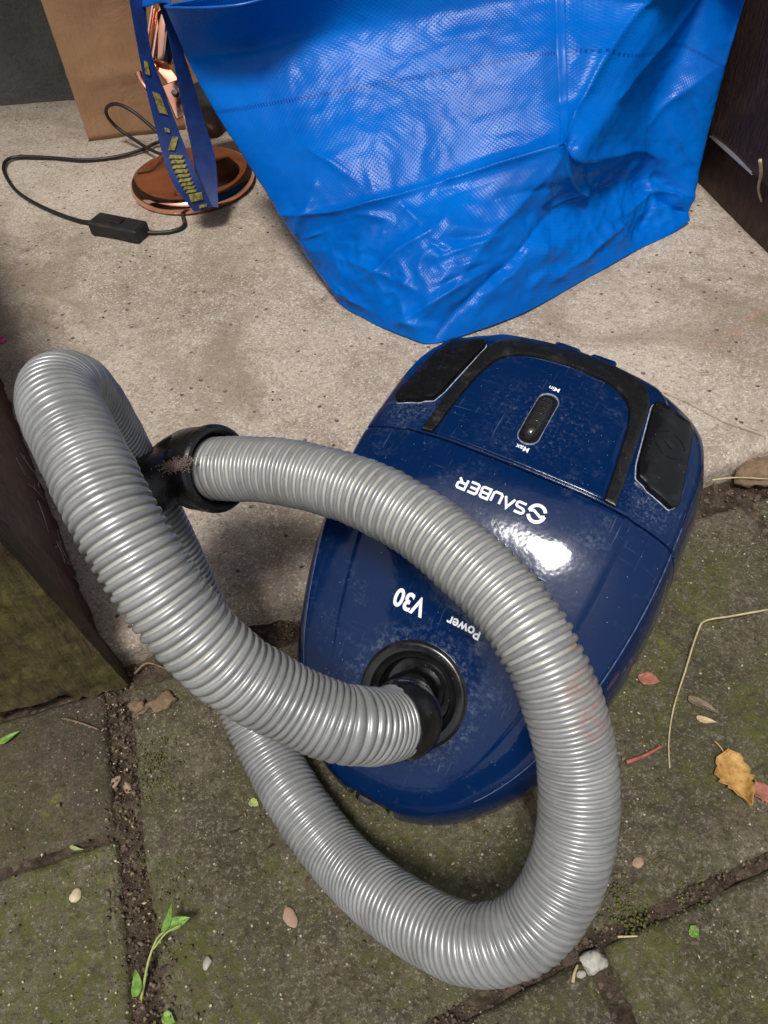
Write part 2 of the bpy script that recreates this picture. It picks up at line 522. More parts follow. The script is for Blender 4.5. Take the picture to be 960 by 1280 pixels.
M = dict(
    blue=mat_vac_blue(), black=mat_black(), pad=mat_black('satin_black_pad', 0.2, 0.05, (0.006, 0.006, 0.007)), gloss=mat_black('glossy_black_plastic', 0.16, 0.05),
    slider=mat_black('smoked_plastic', 0.12, 0.1, (0.02, 0.02, 0.02)),
    white=mat_plain('white_print', (0.78, 0.80, 0.84), 0.4, 0.06), crease_shine=mat_plain('painted_crease_shine', (0.045, 0.075, 0.17), 0.5, 0.5, 260), dustline=mat_plain('dusty_edge', (0.28, 0.31, 0.38), 0.8, 0.4, 400),
    bag=mat_bag(), bag_plain=mat_plain('blue_tarpaulin_edge', (0.0003, 0.085, 0.40), 0.3, 0.15, 40), strap=mat_plain('dark_blue_webbing', (0.003, 0.022, 0.13), 0.5, 0.25, 90), yellow=mat_plain('faded_yellow_print', (0.19, 0.165, 0.035), 0.6, 0.6, 260),
    slab=mat_slab(), stone=mat_stone('mossy_paving', False), dark_stone=mat_stone('dark_damp_paving', True), soil=mat_soil(), wall=mat_wall(), soil_loose=mat_leaf('crumbly_soil', (0.045, 0.030, 0.021), (0.15, 0.105, 0.078), (0.025, 0.017, 0.012), 0.95),
    gate_brown=mat_wood('flaking_brown_paint', (0.036, 0.012, 0.008), (0.105, 0.037, 0.025), (0.19, 0.11, 0.085), rough=0.5),
    gate_green=mat_wood('algae_covered_wood', (0.032, 0.023, 0.010), (0.110, 0.080, 0.034), (0.024, 0.016, 0.008), moss=(0.110, 0.098, 0.024)),
    fence=mat_wood('dark_stained_wood', (0.016, 0.007, 0.005), (0.048, 0.020, 0.014), (0.075, 0.038, 0.026), rough=0.5),
    fence_low=mat_wood('damp_brown_board', (0.034, 0.017, 0.011), (0.085, 0.042, 0.026), (0.11, 0.062, 0.040), rough=0.7),
    pale=mat_plain('pale_wood_edge', (0.55, 0.52, 0.47), 0.6, 0.15), paper=mat_paper(), copper=mat_copper('polished_copper', 0.05), brass=mat_copper('brushed_brass', 0.25),
    cable=mat_black('black_cable', 0.45, 0.05), rubber=mat_black('black_switch_plastic', 0.5, 0.06, (0.012, 0.012, 0.012)),
    dryleaf=mat_leaf('dry_ochre_leaf', (0.30, 0.155, 0.035), (0.50, 0.30, 0.09), (0.12, 0.05, 0.012)),
    redleaf=mat_leaf('dull_red_leaf', (0.26, 0.085, 0.055), (0.36, 0.15, 0.10), (0.14, 0.04, 0.03)),
    greenleaf=mat_leaf('fresh_green_leaf', (0.085, 0.185, 0.018), (0.19, 0.33, 0.045), (0.05, 0.11, 0.015), 0.5),
    stem=mat_leaf('pale_green_stem', (0.24, 0.30, 0.08), (0.34, 0.38, 0.13), (0.20, 0.22, 0.06)),
    straw=mat_leaf('dry_straw', (0.38, 0.30, 0.17), (0.52, 0.43, 0.27), (0.25, 0.18, 0.09)),
    redtwig=mat_leaf('red_twig', (0.22, 0.06, 0.04), (0.33, 0.11, 0.07), (0.12, 0.03, 0.02)),
    twig=mat_leaf('brown_twig', (0.10, 0.065, 0.04), (0.20, 0.14, 0.09), (0.06, 0.04, 0.02)),
    pebble=mat_leaf('cream_pebble', (0.42, 0.35, 0.22), (0.55, 0.48, 0.34), (0.30, 0.24, 0.14), 0.7),
    pinkstone=mat_leaf('pinkish_chip', (0.26, 0.17, 0.12), (0.34, 0.23, 0.17), (0.18, 0.11, 0.08), 0.8),
    greystone=mat_leaf('pale_grey_chip', (0.26, 0.25, 0.21), (0.44, 0.42, 0.36), (0.12, 0.11, 0.09), 0.7),
    pink=mat_plain('pink_petal', (0.62, 0.06, 0.24), 0.6, 0.2, 300), clod=mat_leaf('clay_crumb', (0.13, 0.085, 0.05), (0.22, 0.15, 0.09), (0.07, 0.045, 0.025), 0.95),
    fluff=mat_plain('grey_brown_lint', (0.20, 0.145, 0.125), 0.95, 0.4, 500), cobweb=mat_plain('cobweb', (0.42, 0.40, 0.38), 0.9, 0.2),
)

# ------------------------------------------------------------------ ground, paving, slab
PHI = math.radians(14.0)
E1 = np.array([math.cos(PHI), math.sin(PHI), 0]); E2 = np.array([-math.sin(PHI), math.cos(PHI), 0])
SLAB_Z = 0.03


def ab(a, b, z=0.0):
    return a * E1 + b * E2 + np.array([0, 0, z])


def soil_sheet():
    """dense under the paving joints, long flat skirt to the horizon"""
    n = 150
    xs = np.linspace(-0.5, 0.75, n); ys = np.linspace(-0.25, 0.62, n)
    v, f = [], grid_faces(n, n)
    for x in xs:
        for y in ys:
            p = Vector((x * 1.0, y * 1.0, 0.3))
            z = -0.0042 + 0.0040 * noise.fractal(p * 42, 1.0, 2.0, 4) + 0.004 * noise.noise(p * 160)
            v.append((x, y, z))
    R = 60.0
    base = len(v)
    rim = [i * n for i in range(n)] + [(n - 1) * n + j for j in range(1, n)] + [i * n + n - 1 for i in range(n - 2, -1, -1)] + [j for j in range(n - 2, 0, -1)]
    for i in rim:
        x, y, _ = v[i]
        v.append((x, y, -0.02))
    for i in rim:
        x, y, _ = v[i]
        c = np.array([x - 0.125, y - 0.185]); c = c / np.linalg.norm(c) * R
        v.append((c[0], c[1], -0.02))
    m = len(rim)
    for k in range(m):
        l = (k + 1) % m
        f.append((rim[k], rim[l], base + l, base + k))
        f.append((base + k, base + l, base + m + l, base + m + k))
    o = mesh_obj('ground_soil', v, f, M['soil'], angle=0)
    return tag(o, kind='structure')


soil_sheet()


def stone(parent, a0, a1, b0, b1, mat, seed, db=0.0, res=0.0032, dt=0.0):
    """one weathered paving stone: rounded worn edges, uneven top; db: the lower edge rises to the right"""
    na = max(8, int((a1 - a0) / res)); nb = max(8, int((b1 - b0) / res))
    rim = 0.008
    ua = np.linspace(0, 1, na); ub = np.linspace(0, 1, nb)
    v = []
    for i, s in enumerate(ua):
        for j, t in enumerate(ub):
            a = a0 + (a1 - a0) * s; bt = b1 + dt * s; bl = b0 + db * s
            b = bl + (bt - bl) * t
            p = Vector((a, b, seed * 3.7))
            e = min((a - a0), (a1 - a), (b - bl), (bt - b))
            wob = 0.0034 * noise.fractal(p * 30, 1.0, 2.0, 3) + 0.0028 * noise.noise(p * 120)
            if i in (0, na - 1):
                a += wob
            if j in (0, nb - 1):
                b += wob
            k = max(0.0, 1 - (e + 0.004 * noise.noise(p * 45)) / rim)
            z = -0.0055 * k * k + 0.0022 * noise.fractal(p * 14, 1.0, 2.0, 4) + 0.0009 * noise.fractal(p * 95, 0.8, 2.0, 4)
            if i in (0, na - 1) or j in (0, nb - 1):
                z = -0.03
            v.append(ab(a, b, z))
    return mesh_obj('paving_stone', v, grid_faces(na, nb), mat, parent, angle=0)


paving = bpy.data.objects.new('pavement', None); COL.objects.link(paving); tag(paving, kind='structure')
stone(paving, -0.52, -0.1548, 0.2309, 0.352, M['dark_stone'], 1)
stone(paving, -0.52, -0.1540, -0.10, 0.2302, M['stone'], 2)
stone(paving, -0.1415, 0.1285, 0.0415, 0.346, M['stone'], 3, 0.025)
stone(paving, 0.1315, 0.43, 0.0677, 0.350, M['stone'], 4, 0.018)
stone(paving, 0.434, 0.74, 0.087, 0.350, M['stone'], 5, 0.02)
stone(paving, -0.1415, 0.1255, -0.22, 0.0383, M['stone'], 6, dt=0.025)
stone(paving, 0.132, 0.43, -0.22, 0.0640, M['stone'], 7, dt=0.018)
stone(paving, 0.435, 0.74, -0.22, 0.081, M['stone'], 8, dt=0.018)

# concrete slab: one worn sheet with a broken front edge
def slab():
    na, nb = 330, 250
    a0, a1, b0, b1 = -0.75, 1.25, 0.366, 1.9
    ua = np.concatenate([np.linspace(a0, -0.25, 30, endpoint=False), np.linspace(-0.25, 0.65, 270, endpoint=False), np.linspace(0.65, a1, 30)])
    ub = np.concatenate([[0, 0], np.linspace(0, 0.05, 22), np.linspace(0.05, 0.55, 110)[1:], np.linspace(0.55, b1 - b0, 40)[1:]])
    v = []
    for a in ua:
        p0 = Vector((a, 0.0, 2.2))
        edge = b0 + 0.006 * noise.fractal(p0 * 9, 1.0, 2.0, 4) + 0.003 * noise.noise(p0 * 60) + pchip([-1, -0.05, 0.05, 0.25, 0.41, 0.5, 1.3], [0.0, 0.004, -0.004, 0.004, 0.011, 0.018, 0.02], a)
        for j, d in enumerate(ub):
            p = Vector((a, d, 5.1))
            b = edge + d
            z = SLAB_Z + 0.0018 * noise.fractal(p * 9, 1.0, 2.0, 4) + 0.0005 * noise.fractal(p * 80, 0.8, 2.0, 3)
            k = max(0.0, 1 - (d + 0.004 * noise.noise(p * 40)) / 0.016)
            z -= 0.010 * k * k
            if j == 0:
                z = -0.04
            if j == 1:
                z -= 0.008
            v.append(ab(a, b - (0.002 if j == 0 else 0), z))
    o = mesh_obj('concrete_slab', v, grid_faces(len(ua), len(ub)), M['slab'], angle=0)
    return tag(o, kind='structure')


slab()


def crumbs(name, n, place, size, mat, seed=3):
    """loose lumps, joined: nobody could count them"""
    rr = random.Random(seed)
    b = MB()
    for _ in range(n):
        p = place(rr); s = size(rr)
        q = [np.array(d) * s * rr.uniform(0.6, 1.25) for d in ((1, 0, 0), (0, 1, 0), (-1, 0, 0), (0, -1, 0), (0, 0, 0.8), (0, 0, -0.6))]
        t = rr.uniform(0, 6.28); c, s_ = math.cos(t), math.sin(t)
        q = [p + np.array([c * w[0] - s_ * w[1], s_ * w[0] + c * w[1], w[2]]) for w in q]
        b.add(q, [(0, 1, 4), (1, 2, 4), (2, 3, 4), (3, 0, 4), (1, 0, 5), (2, 1, 5), (3, 2, 5), (0, 3, 5)])
    return tag(b.build(name, mat, angle=0), kind='stuff')


def place_joint(rr):
    k = rr.random()
    if k < 0.5:
        return ab(rr.gauss(-0.148, 0.0105), rr.uniform(-0.06, 0.36), rr.uniform(-0.004, 0.0002))
    if k < 0.85:
        return ab(rr.uniform(-0.2, 0.6), rr.gauss(0.358, 0.006), rr.uniform(-0.008, 0.0))
    a = rr.uniform(-0.13, 0.42)
    return ab(a, 0.0395 + 0.0947 * (a + 0.1405) + rr.gauss(0, 0.0035), rr.uniform(-0.006, -0.001))


crumbs('soil_crumbs', 4200, place_joint, lambda rr: 0.0005 + 0.0018 * rr.random() ** 4, M['soil_loose'])
crumbs('clay_crumbs', 1100, place_joint, lambda rr: 0.0006 + 0.0016 * rr.random() ** 3, M['clod'], 5)
crumbs('grit', 700, lambda rr: ab(rr.uniform(-0.5, 0.5), rr.uniform(-0.06, 0.35), 0.0008), lambda rr: 0.0004 + 0.0012 * rr.random() ** 3, M['pebble'], 9)
crumbs('slab_grit', 260, lambda rr: ab(rr.uniform(-0.25, 0.7), rr.uniform(0.39, 1.0), SLAB_Z + 0.0005), lambda rr: 0.0005 + 0.0013 * rr.random() ** 4, M['soil'], 11)

# ------------------------------------------------------------------ walls, gate, fence
WALL_Y = 1.43
wall = MB(); wall.box((-0.6, WALL_Y + 0.1, 1.2), np.eye(3), (2.4, 0.1, 1.23), 0.004)
house = tag(wall.build('house_wall', M['wall'], smooth=False), 'grey rendered wall behind the paper bag at the back', 'wall')
# unseen roof added to darken the foot of the wall and rear slab
ev = MB(); ev.box((-0.6, 0.93, 2.20), np.eye(3), (2.4, 0.498, 0.05), 0.01)
ev.build('added_shade_roof', M['fence_low'], house, smooth=False)

# left gate: mossy post facing us, brown painted board running away behind it
gp = np.array([-0.214, 0.301, 0]); gdir = np.array([-0.103, -0.020, 0]); gdir /= np.linalg.norm(gdir)
gback = np.array([-0.404 + 0.214, 0.68 - 0.301, 0]); glen = np.linalg.norm(gback); gback /= glen
gate = empty('wooden_gate', gp, 'brown wooden gate with green algae on its post, edge on at the left', 'gate')


def slat_mesh(o, u, w, lu, lw, z0, z1, foot=None, seed=1, nz=70):
    """worn upright timber: u along the face, w into depth; bottom edge eaten away"""
    nu = 26
    b = MB()
    prof = []
    for s in np.linspace(0, 1, nu):
        prof.append((s * lu, 0.0))
    r = 0.006
    pts2 = [(0.0, lw), (0.0, r), (r * 0.3, r * 0.3), (r, 0.0)] + [(x, 0.0) for x in np.linspace(r * 2, lu - r * 2, nu * 3)] + [(lu - r, 0.0), (lu - r * 0.3, r * 0.3), (lu, r), (lu, lw)]
    zs = np.concatenate([np.linspace(0, 0.3, nz), np.linspace(0.3, 1, 8)[1:]]) if z1 > 0.6 else np.linspace(0, 1, nz)
    v = []
    for k in zs:
        for (x, y) in pts2:
            zb = z0 if foot is None else foot(x)
            z = zb + (z1 - zb) * k
            p = Vector((x, y + seed, z))
            d = 0.0026 * noise.fractal(Vector((x * 75, y * 60 + seed, z * 7)), 1.0, 2.0, 4) + 0.0022 * noise.noise(p * 55) + 0.0012 * noise.noise(p * 140)
            v.append(np.array(o) + u * (x) + w * (y + (d if y < r * 2 else 0)) + np.array([0, 0, z]))
    f = grid_faces(len(zs), len(pts2), wrap=True)
    n = len(pts2)
    f.append(tuple(range(n))); f.append(tuple((len(zs) - 1) * n + i for i in range(n)))
    return v, f


v, f = slat_mesh(gp, gdir, gback, 0.16, 0.028, 0.0, 0.30, foot=lambda x: 0.002 + (0.010 if x > 0.045 else 0.0) + 0.004 * noise.noise(Vector((x * 90, 1, 1))), seed=2)
lean = lambda vs: [np.array(q) + np.array([-0.098, -0.006, 0]) * q[2] for q in vs]
mesh_obj('post', lean(v), f, M['gate_green'], gate)
side_n = np.array([gback[1], -gback[0], 0])
v, f = slat_mesh(gp + gback * 0.030 - side_n * 0.003, gback, -side_n, glen + 0.3, 0.10, 0.004, 0.285, foot=lambda x: 0.003 + 0.003 * noise.noise(Vector((x * 40, 5, 2))) + (0.026 if x > 0.08 else 0.0), seed=5)
mesh_obj('side_board', lean(v), f, M['gate_brown'], gate)
# cobweb wisps on the brown board
cw = MB()
rr = random.Random(4)
for k in range(26):
    s = rr.choice((0.10, 0.16, 0.21)) + rr.gauss(0, 0.012); z = rr.uniform(0.03, 0.10)
    p = gp + gback * s + side_n * rr.uniform(-0.001, 0.003) + np.array([-0.098 * z, 0, z])
    q = p + gback * rr.gauss(0, 0.02) + side_n * rr.uniform(-0.001, 0.004) + np.array([0, 0, rr.gauss(0, 0.015)])
    cw.tube([p, (p + q) / 2 + np.array([0, 0, rr.gauss(0, 0.004)]), q], 0.00028, 4)
tag(cw.build('cobweb', M['cobweb'], gate, angle=0), kind='stuff')

# right fence: an upper dark board proud of a damp lower board
fA = np.array([0.483, 0.793, 0]); fd = np.array([-0.023, 0.167, 0]); fd /= np.linalg.norm(fd); fn = np.array([-fd[1], fd[0], 0])
fence = empty('wooden_fence', fA, 'dark brown wooden fence at the right behind the blue bag', 'fence')
p0 = fA - fd * 0.05
fb = MB(); fb.box(p0 + fd * 0.38 - fn * 0.02 + np.array([0, 0, 0.085]), (fd, fn, (0, 0, 1)), (0.40, 0.02, 0.06), 0.003)
fb.build('kick_board', M['fence_low'], fence)
for k in range(5):
    z0 = 0.1005 + k * 0.202
    v, f = [], []
    b = MB(); b.box(p0 + fd * 0.38 + fn * (-0.006 + 0.0012 * (k % 2)) + np.array([0, 0, z0 + 0.0995]), (fd, fn, (0, 0, 1)), (0.40, 0.018, 0.0995), 0.003)
    b.build('board', M['fence'], fence)
eb = MB(); pe = at(893, 170, 0.1); pe2 = at(945, 220, 0.1)
# chipped pale lower edge of the first board
es = float((np.array([0.4545, 0.956, 0]) - p0) @ fd); es2 = float((np.array([0.4690, 0.852, 0]) - p0) @ fd)
npt = 14
for i in range(npt - 1):
    pass
strip = []
for i in range(npt):
    s = es2 + (es - es2) * i / (npt - 1)
    c = p0 + fd * s + fn * 0.0125
    hgt = 0.0048 * math.sin(math.pi * min(1, max(0.06, i / (npt - 1)))) ** 0.5
    strip += [c + np.array([0, 0, 0.1002]), c + fn * 0.0006 + np.array([0, 0, 0.1002 + hgt + 0.0012]), c - fn * 0.006 + np.array([0, 0, 0.0997])]
mesh_obj('chipped_edge', strip, grid_faces(npt, 3, wrap=True), M['pale'], fence)

# ------------------------------------------------------------------ vacuum cleaner
VM = np.array([[0.84224318, -0.53318381, -0.07963325], [0.53818694, 0.84017940, 0.06673374], [0.03132487, -0.09906361, 0.99458793]])
VO = np.array([-0.0262, 0.1892, -0.0004])
vacuum = empty('vacuum_cleaner', None, 'dark blue canister vacuum cleaner with black pads standing between slab and paving', 'vacuum cleaner',
               mw=Matrix((*[(VM[0][i], VM[1][i], VM[2][i], VO[i]) for i in range(3)], (0, 0, 0, 1))))
LEN, VW, HS = 0.345, 0.126, 0.9304
ZK = [0, .012, .03, .05, .075, .1, .14, .18, .21, .25, .3, .325, .338, .345]
ZV = [.022, .042, .058, .075, .094, .113, .146, .168, .176, .179, .178, .172, .160, .135]
TK = [0, .2, .4, .55, .68, .78, .86, .92, 1.0]
XF = [0, .33, .63, .80, .90, .97, 1.0, .985, .93]
ZF = [1, .995, .965, .92, .865, .70, .45, .2, .02]
FA, FN, RB, RN = .2, 2.2, .1, 3.0


def zc(y):
    return pchip(ZK, ZV, y) * HS


def wd(y):
    f = np.clip(1 - np.clip(1 - y / FA, 0, 1) ** FN, 0, 1) ** (1 / FN)
    r = np.clip(1 - np.clip((y - (LEN - RB)) / RB, 0, 1) ** RN, 0, 1) ** (1 / RN)
    return VW * f * r


def Sraw(y, t):
    y = np.clip(y, 0.0006, LEN - 0.0004)
    a = np.abs(t)
    return np.stack([np.sign(t) * wd(y) * pchip(TK, XF, a), y, zc(y) * pchip(TK, ZF, a)], -1)


def sstep(x, a, b):
    k = np.clip((x - a) / (b - a), 0, 1)
    return k * k * (3 - 2 * k)


def relief(y, t):
    """moulded creases: raised centre panel, proud shoulder line"""
    a = np.abs(t)
    r = 0.0016 * (1 - sstep(a, 0.40, 0.425)) * sstep(y, 0.03, 0.1)
    r = r + 0.0013 * (1 - sstep(a, 0.672, 0.690)) * sstep(y, 0.01, 0.05)
    return r


def S(y, t, off=0.0, rel=True):
    y = np.asarray(y, float); t = np.asarray(t, float)
    p = Sraw(y, t)
    e = 1e-4
    dy = Sraw(y + e, t) - Sraw(y - e, t); dt = Sraw(y, t + e * 10) - Sraw(y, t - e * 10)
    n = np.cross(dt, dy); n /= np.linalg.norm(n, axis=-1, keepdims=True) + 1e-12
    o = off + (relief(y, t) if rel else 0)
    return p + n * np.asarray(o)[..., None], n


_tt = np.linspace(0, 0.86, 300); _xx = pchip(TK, XF, _tt)


def tx(x, y):
    """across-parameter for plan coordinate x at length y"""
    return np.sign(x) * np.interp(np.abs(x) / np.maximum(wd(np.clip(y, 0.0006, LEN - 0.0004)), 1e-5), _xx, _tt)


def onto(x, y, off, rel=True):
    x = np.asarray(x, float); y = np.asarray(y, float)
    return S(y, tx(x, y), np.broadcast_to(off, x.shape), rel)[0]


SOC = np.array([0.0, 0.0617, 0.0797]); SOCN = np.array([0, -0.585, 0.811]); SOCN /= np.linalg.norm(SOCN)


def near_socket(c, r):
    d = c - SOC
    return np.linalg.norm(d - d.dot(SOCN) * SOCN) < r and abs(d.dot(SOCN)) < 0.05


def shell(name, y0, y1, t0, t1, mat, ny, tl, off=0.0, lip=0.0008, hole=0.0, skirt=0.0035, rel=True):
    d = lip
    ys = np.concatenate([[y0, y0, y0 + d * 0.3], np.linspace(y0 + d, y1 - d, ny), [y1 - d * 0.3, y1, y1]])
    oy = np.concatenate([[-skirt, -d, -d * 0.3], np.zeros(ny), [-d * 0.3, -d, -skirt]])
    dt = d / 0.15
    ts = np.concatenate([[t0, t0, t0 + dt * 0.3], tl, [t1 - dt * 0.3, t1, t1]])
    ot = np.concatenate([[-skirt, -d, -d * 0.3], np.zeros(len(tl)), [-d * 0.3, -d, -skirt]])
    Y, T = np.meshgrid(ys, ts, indexing='ij')
    OFF = np.minimum(oy[:, None], ot[None, :]) + off
    p = S(Y, T, OFF, rel)[0].reshape(-1, 3)
    f = grid_faces(len(ys), len(ts))
    if hole:
        f = [q for q in f if not near_socket(p[list(q)].mean(0), hole)]
    return mesh_obj(name, p, f, mat, vacuum, local=True, angle=50)


def tlines(t0, t1, n):
    base = list(np.linspace(t0, t1, n))
    for c in (0.40, 0.4125, 0.425, 0.672, 0.681, 0.690):
        for s in (-1, 1):
            if t0 < s * c < t1:
                base.append(s * c)
    return np.array(sorted(set(np.round(base, 5))))


# dark inner body
ysb = (1 - np.cos(np.linspace(0, np.pi, 70))) / 2 * LEN
tsb = np.linspace(-1, 1, 70)
Yb, Tb = np.meshgrid(ysb, tsb, indexing='ij')
pb = S(Yb, Tb, -0.0032 - 0.004 * (np.abs(Tb) > 0.86), False)[0].reshape(-1, 3)
fb_ = [q for q in grid_faces(70, 70) if not near_socket(pb[list(q)].mean(0), 0.030)]
fb_ += [(i * 70, (i + 1) * 70, (i + 1) * 70 + 69, i * 70 + 69) for i in range(69)]
mesh_obj('chassis', pb, fb_, M['black'], vacuum, local=True, angle=60)
# front and rear shells
tl = tlines(-0.925, 0.925, 90)
ynose = 0.0012
shell('front_shell', ynose, 0.2045, -0.935, 0.935, M['blue'], 110, tl, hole=0.0345)
shell('rear_shell', 0.2058, LEN - 0.0008, -0.935, 0.935, M['blue'], 110, tl)
# black bumper strip along the lower edge
for s in (-1, 1):
    shell('bumper', 0.13, LEN - 0.02, s * 0.945 if s > 0 else -0.999, 0.999 if s > 0 else -0.945, M['black'], 60, np.linspace(0.952, 0.99, 5) * s if s > 0 else -np.linspace(0.99, 0.952, 5), 0.001, 0.0008)


def offset_poly(p, d):
    p = np.array(p, float); n = len(p)
    a = np.roll(p, 1, 0); b = np.roll(p, -1, 0)
    t = (b - a); t /= np.linalg.norm(t, axis=1)[:, None] + 1e-12
    area = 0.5 * np.sum(p[:, 0] * b[:, 1] - b[:, 0] * p[:, 1])
    s = 1 if area > 0 else -1
    return p + np.stack([-t[:, 1], t[:, 0]], 1) * d * s      # inwards for d > 0


def dense_poly(P, smooth, step=0.0018):
    P = np.array(P, float)
    if smooth:
        Q = np.roll(P, -1, 0)
        P = np.stack([0.80 * P + 0.20 * Q, 0.20 * P + 0.80 * Q], 1).reshape(-1, 2) if False else np.stack([P, 0.74 * P + 0.26 * Q, 0.26 * P + 0.74 * Q], 1).reshape(-1, 2)
        for _ in range(2):                                   # corner cutting
            Q = np.roll(P, -1, 0)
            P = np.stack([0.75 * P + 0.25 * Q, 0.25 * P + 0.75 * Q], 1).reshape(-1, 2)
    out = []
    for i in range(len(P)):
        a, b = P[i], P[(i + 1) % len(P)]
        k = max(1, int(np.linalg.norm(b - a) / step))
        for j in range(k):
            out.append(a + (b - a) * j / k)
    return np.array(out)


def plate(name, poly, mat, h, bev, parent=None, base=-0.002, smooth=True, rel=True, cut=0.006, step=0.0018):
    """a raised plate following the shell: plan outline poly, height h, rounded edge bev"""
    p = dense_poly(poly, smooth, step)
    rings = [(offset_poly(p, 0), base), (offset_poly(p, 0.00005), h - bev), (offset_poly(p, bev * 0.3), h - bev * 0.3), (offset_poly(p, bev), h)]
    n = len(p)
    bm = bmesh.new()
    R = [[bm.verts.new((q[0], q[1], z)) for q in ring] for ring, z in rings]
    for k in range(3):
        for i in range(n):
            j = (i + 1) % n
            bm.faces.new((R[k][i], R[k][j], R[k + 1][j], R[k + 1][i]))
    bm.faces.new(R[3])
    lo = p.min(0); hi = p.max(0)
    for ax in (0, 1):
        for c in np.arange(lo[ax] + cut / 2, hi[ax], cut):
            co = [0, 0, 0]; co[ax] = c; no = [0, 0, 0]; no[ax] = 1
            bmesh.ops.bisect_plane(bm, geom=bm.verts[:] + bm.edges[:] + bm.faces[:], plane_co=co, plane_no=no, dist=1e-6)
    big = [f for f in bm.faces if len(f.verts) > 4]
    bmesh.ops.triangulate(bm, faces=big)
    A = np.array([v.co[:] for v in bm.verts])
    Q = onto(A[:, 0], A[:, 1], A[:, 2], rel)
    for v, q in zip(bm.verts, Q):
        v.co = q
    me = bpy.data.meshes.new(name); bm.to_mesh(me); bm.free()
    return link_mesh(name, me, mat, parent or vacuum, True, 40, True)


inner = [(0.0612, 0.2068), (0.0572, 0.250), (0.0535, 0.276), (0.046, 0.293), (0.028, 0.303), (0.0, 0.3065)]
outer = [(0.0692, 0.2066), (0.0652, 0.262), (0.0622, 0.294), (0.056, 0.310), (0.044, 0.3195), (0.022, 0.3255), (0.0, 0.327)]
inC = catmull(inner, 8); outC = catmull(outer, 8)
inL = np.vstack([inC, inC[-2::-1] * [-1, 1]]); outL = np.vstack([outC, outC[-2::-1] * [-1, 1]])
plate('carry_handle', np.vstack([outL, inL[::-1]]), M['black'], 0.0032, 0.0013, smooth=False)
lidp = offset_poly(np.vstack([inL, [[-0.0600, 0.2066], [0.0600, 0.2066]]]), 0.0009)
lid = plate('lid', lidp, M['blue'], 0.0014, 0.0007, smooth=False)
padpoly = [(0.0628, 0.303), (0.0702, 0.244), (0.0735, 0.2335), (0.082, 0.2305), (0.1000, 0.2275), (0.1035, 0.233), (0.0945, 0.295), (0.090, 0.302)]
for s in (1, -1):
    pp = [(s * x, y) for x, y in (padpoly if s > 0 else padpoly[::-1])]
    pad = plate('pedal', pp, M['pad'], 0.0058, 0.0019)
    # moulded circular emblem with a power tick
    c = np.array([s * 0.0835, 0.2705])
    ang = np.linspace(0.3, 5.7, 60)
    b = MB()
    for r0, r1, h in ((0.0098, 0.0107, 0.0004),):
        cy = [c + r * np.array([math.cos(a), math.sin(a)]) for a in ang for r in (r0, r0, r1, r1)]
        hh = np.tile([0.0053, 0.0058 + h, 0.0058 + h, 0.0053], len(ang))
        q = onto(np.array(cy)[:, 0], np.array(cy)[:, 1], hh)
        b.add(q, grid_faces(len(ang), 4, wrap=True))
    sym = [(-0.001, -0.004), (0.001, -0.004), (0.001, 0.004), (-0.001, 0.004)] if s < 0 else [(-0.004, -0.001), (0.002, -0.003), (0.004, 0.001), (-0.002, 0.003)]
    q2 = np.array([c + np.array(w) for w in sym])
    b.add(np.vstack([onto(q2[:, 0], q2[:, 1], 0.0053), onto(q2[:, 0], q2[:, 1], 0.0062)]), [(4, 5, 6, 7), (0, 1, 5, 4), (1, 2, 6, 5), (2, 3, 7, 6), (3, 0, 4, 7)])
    b.build('pedal_mark', M['gloss'], pad, local=True)
    # dusty line around the pedal
    ring = dense_poly(pp, True); o1 = offset_poly(ring, -0.0006); o2 = offset_poly(ring, 0.0002)
    qq = np.concatenate([onto(o1[:, 0], o1[:, 1], 0.0003), onto(o2[:, 0], o2[:, 1], 0.0006)])
    n = len(ring)
    mesh_obj('dust_line', qq, [(i, (i + 1) % n, n + (i + 1) % n, n + i) for i in range(n)], M['dustline'], pad, local=True)

# power slider in its slot
def capsule(cx, cy, hw, hl, k=14, rot=0.0):
    r = hw
    p = [(cx + r * math.cos(a), cy + (hl - r) + r * math.sin(a)) for a in np.linspace(0, math.pi, k)] + \
        [(cx + r * math.cos(a), cy - (hl - r) + r * math.sin(a)) for a in np.linspace(math.pi, 2 * math.pi, k)]
    return p


SLY = 0.2475
slot_o = dense_poly(capsule(-0.001, SLY, 0.0078, 0.0245), False); slot_i = dense_poly(capsule(-0.001, SLY, 0.0068, 0.0235), False)
k = min(len(slot_o), len(slot_i))
so = np.array(capsule(-0.001, SLY, 0.0078, 0.0246, 24)); si = np.array(capsule(-0.001, SLY, 0.0069, 0.0236, 24))
n = len(so)
qq = np.concatenate([onto(so[:, 0], so[:, 1], 0.0014), onto((so[:, 0] + si[:, 0]) / 2, (so[:, 1] + si[:, 1]) / 2, 0.0026), onto(si[:, 0], si[:, 1], 0.0012)])
mesh_obj('slot_rim', qq, [(r * n + i, r * n + (i + 1) % n, (r + 1) * n + (i + 1) % n, (r + 1) * n + i) for r in (0, 1) for i in range(n)], M['dustline'], lid, local=True)
plate('slot', capsule(-0.001, SLY, 0.0068, 0.0235), M['gloss'], 0.0017, 0.0002, lid, smooth=False)
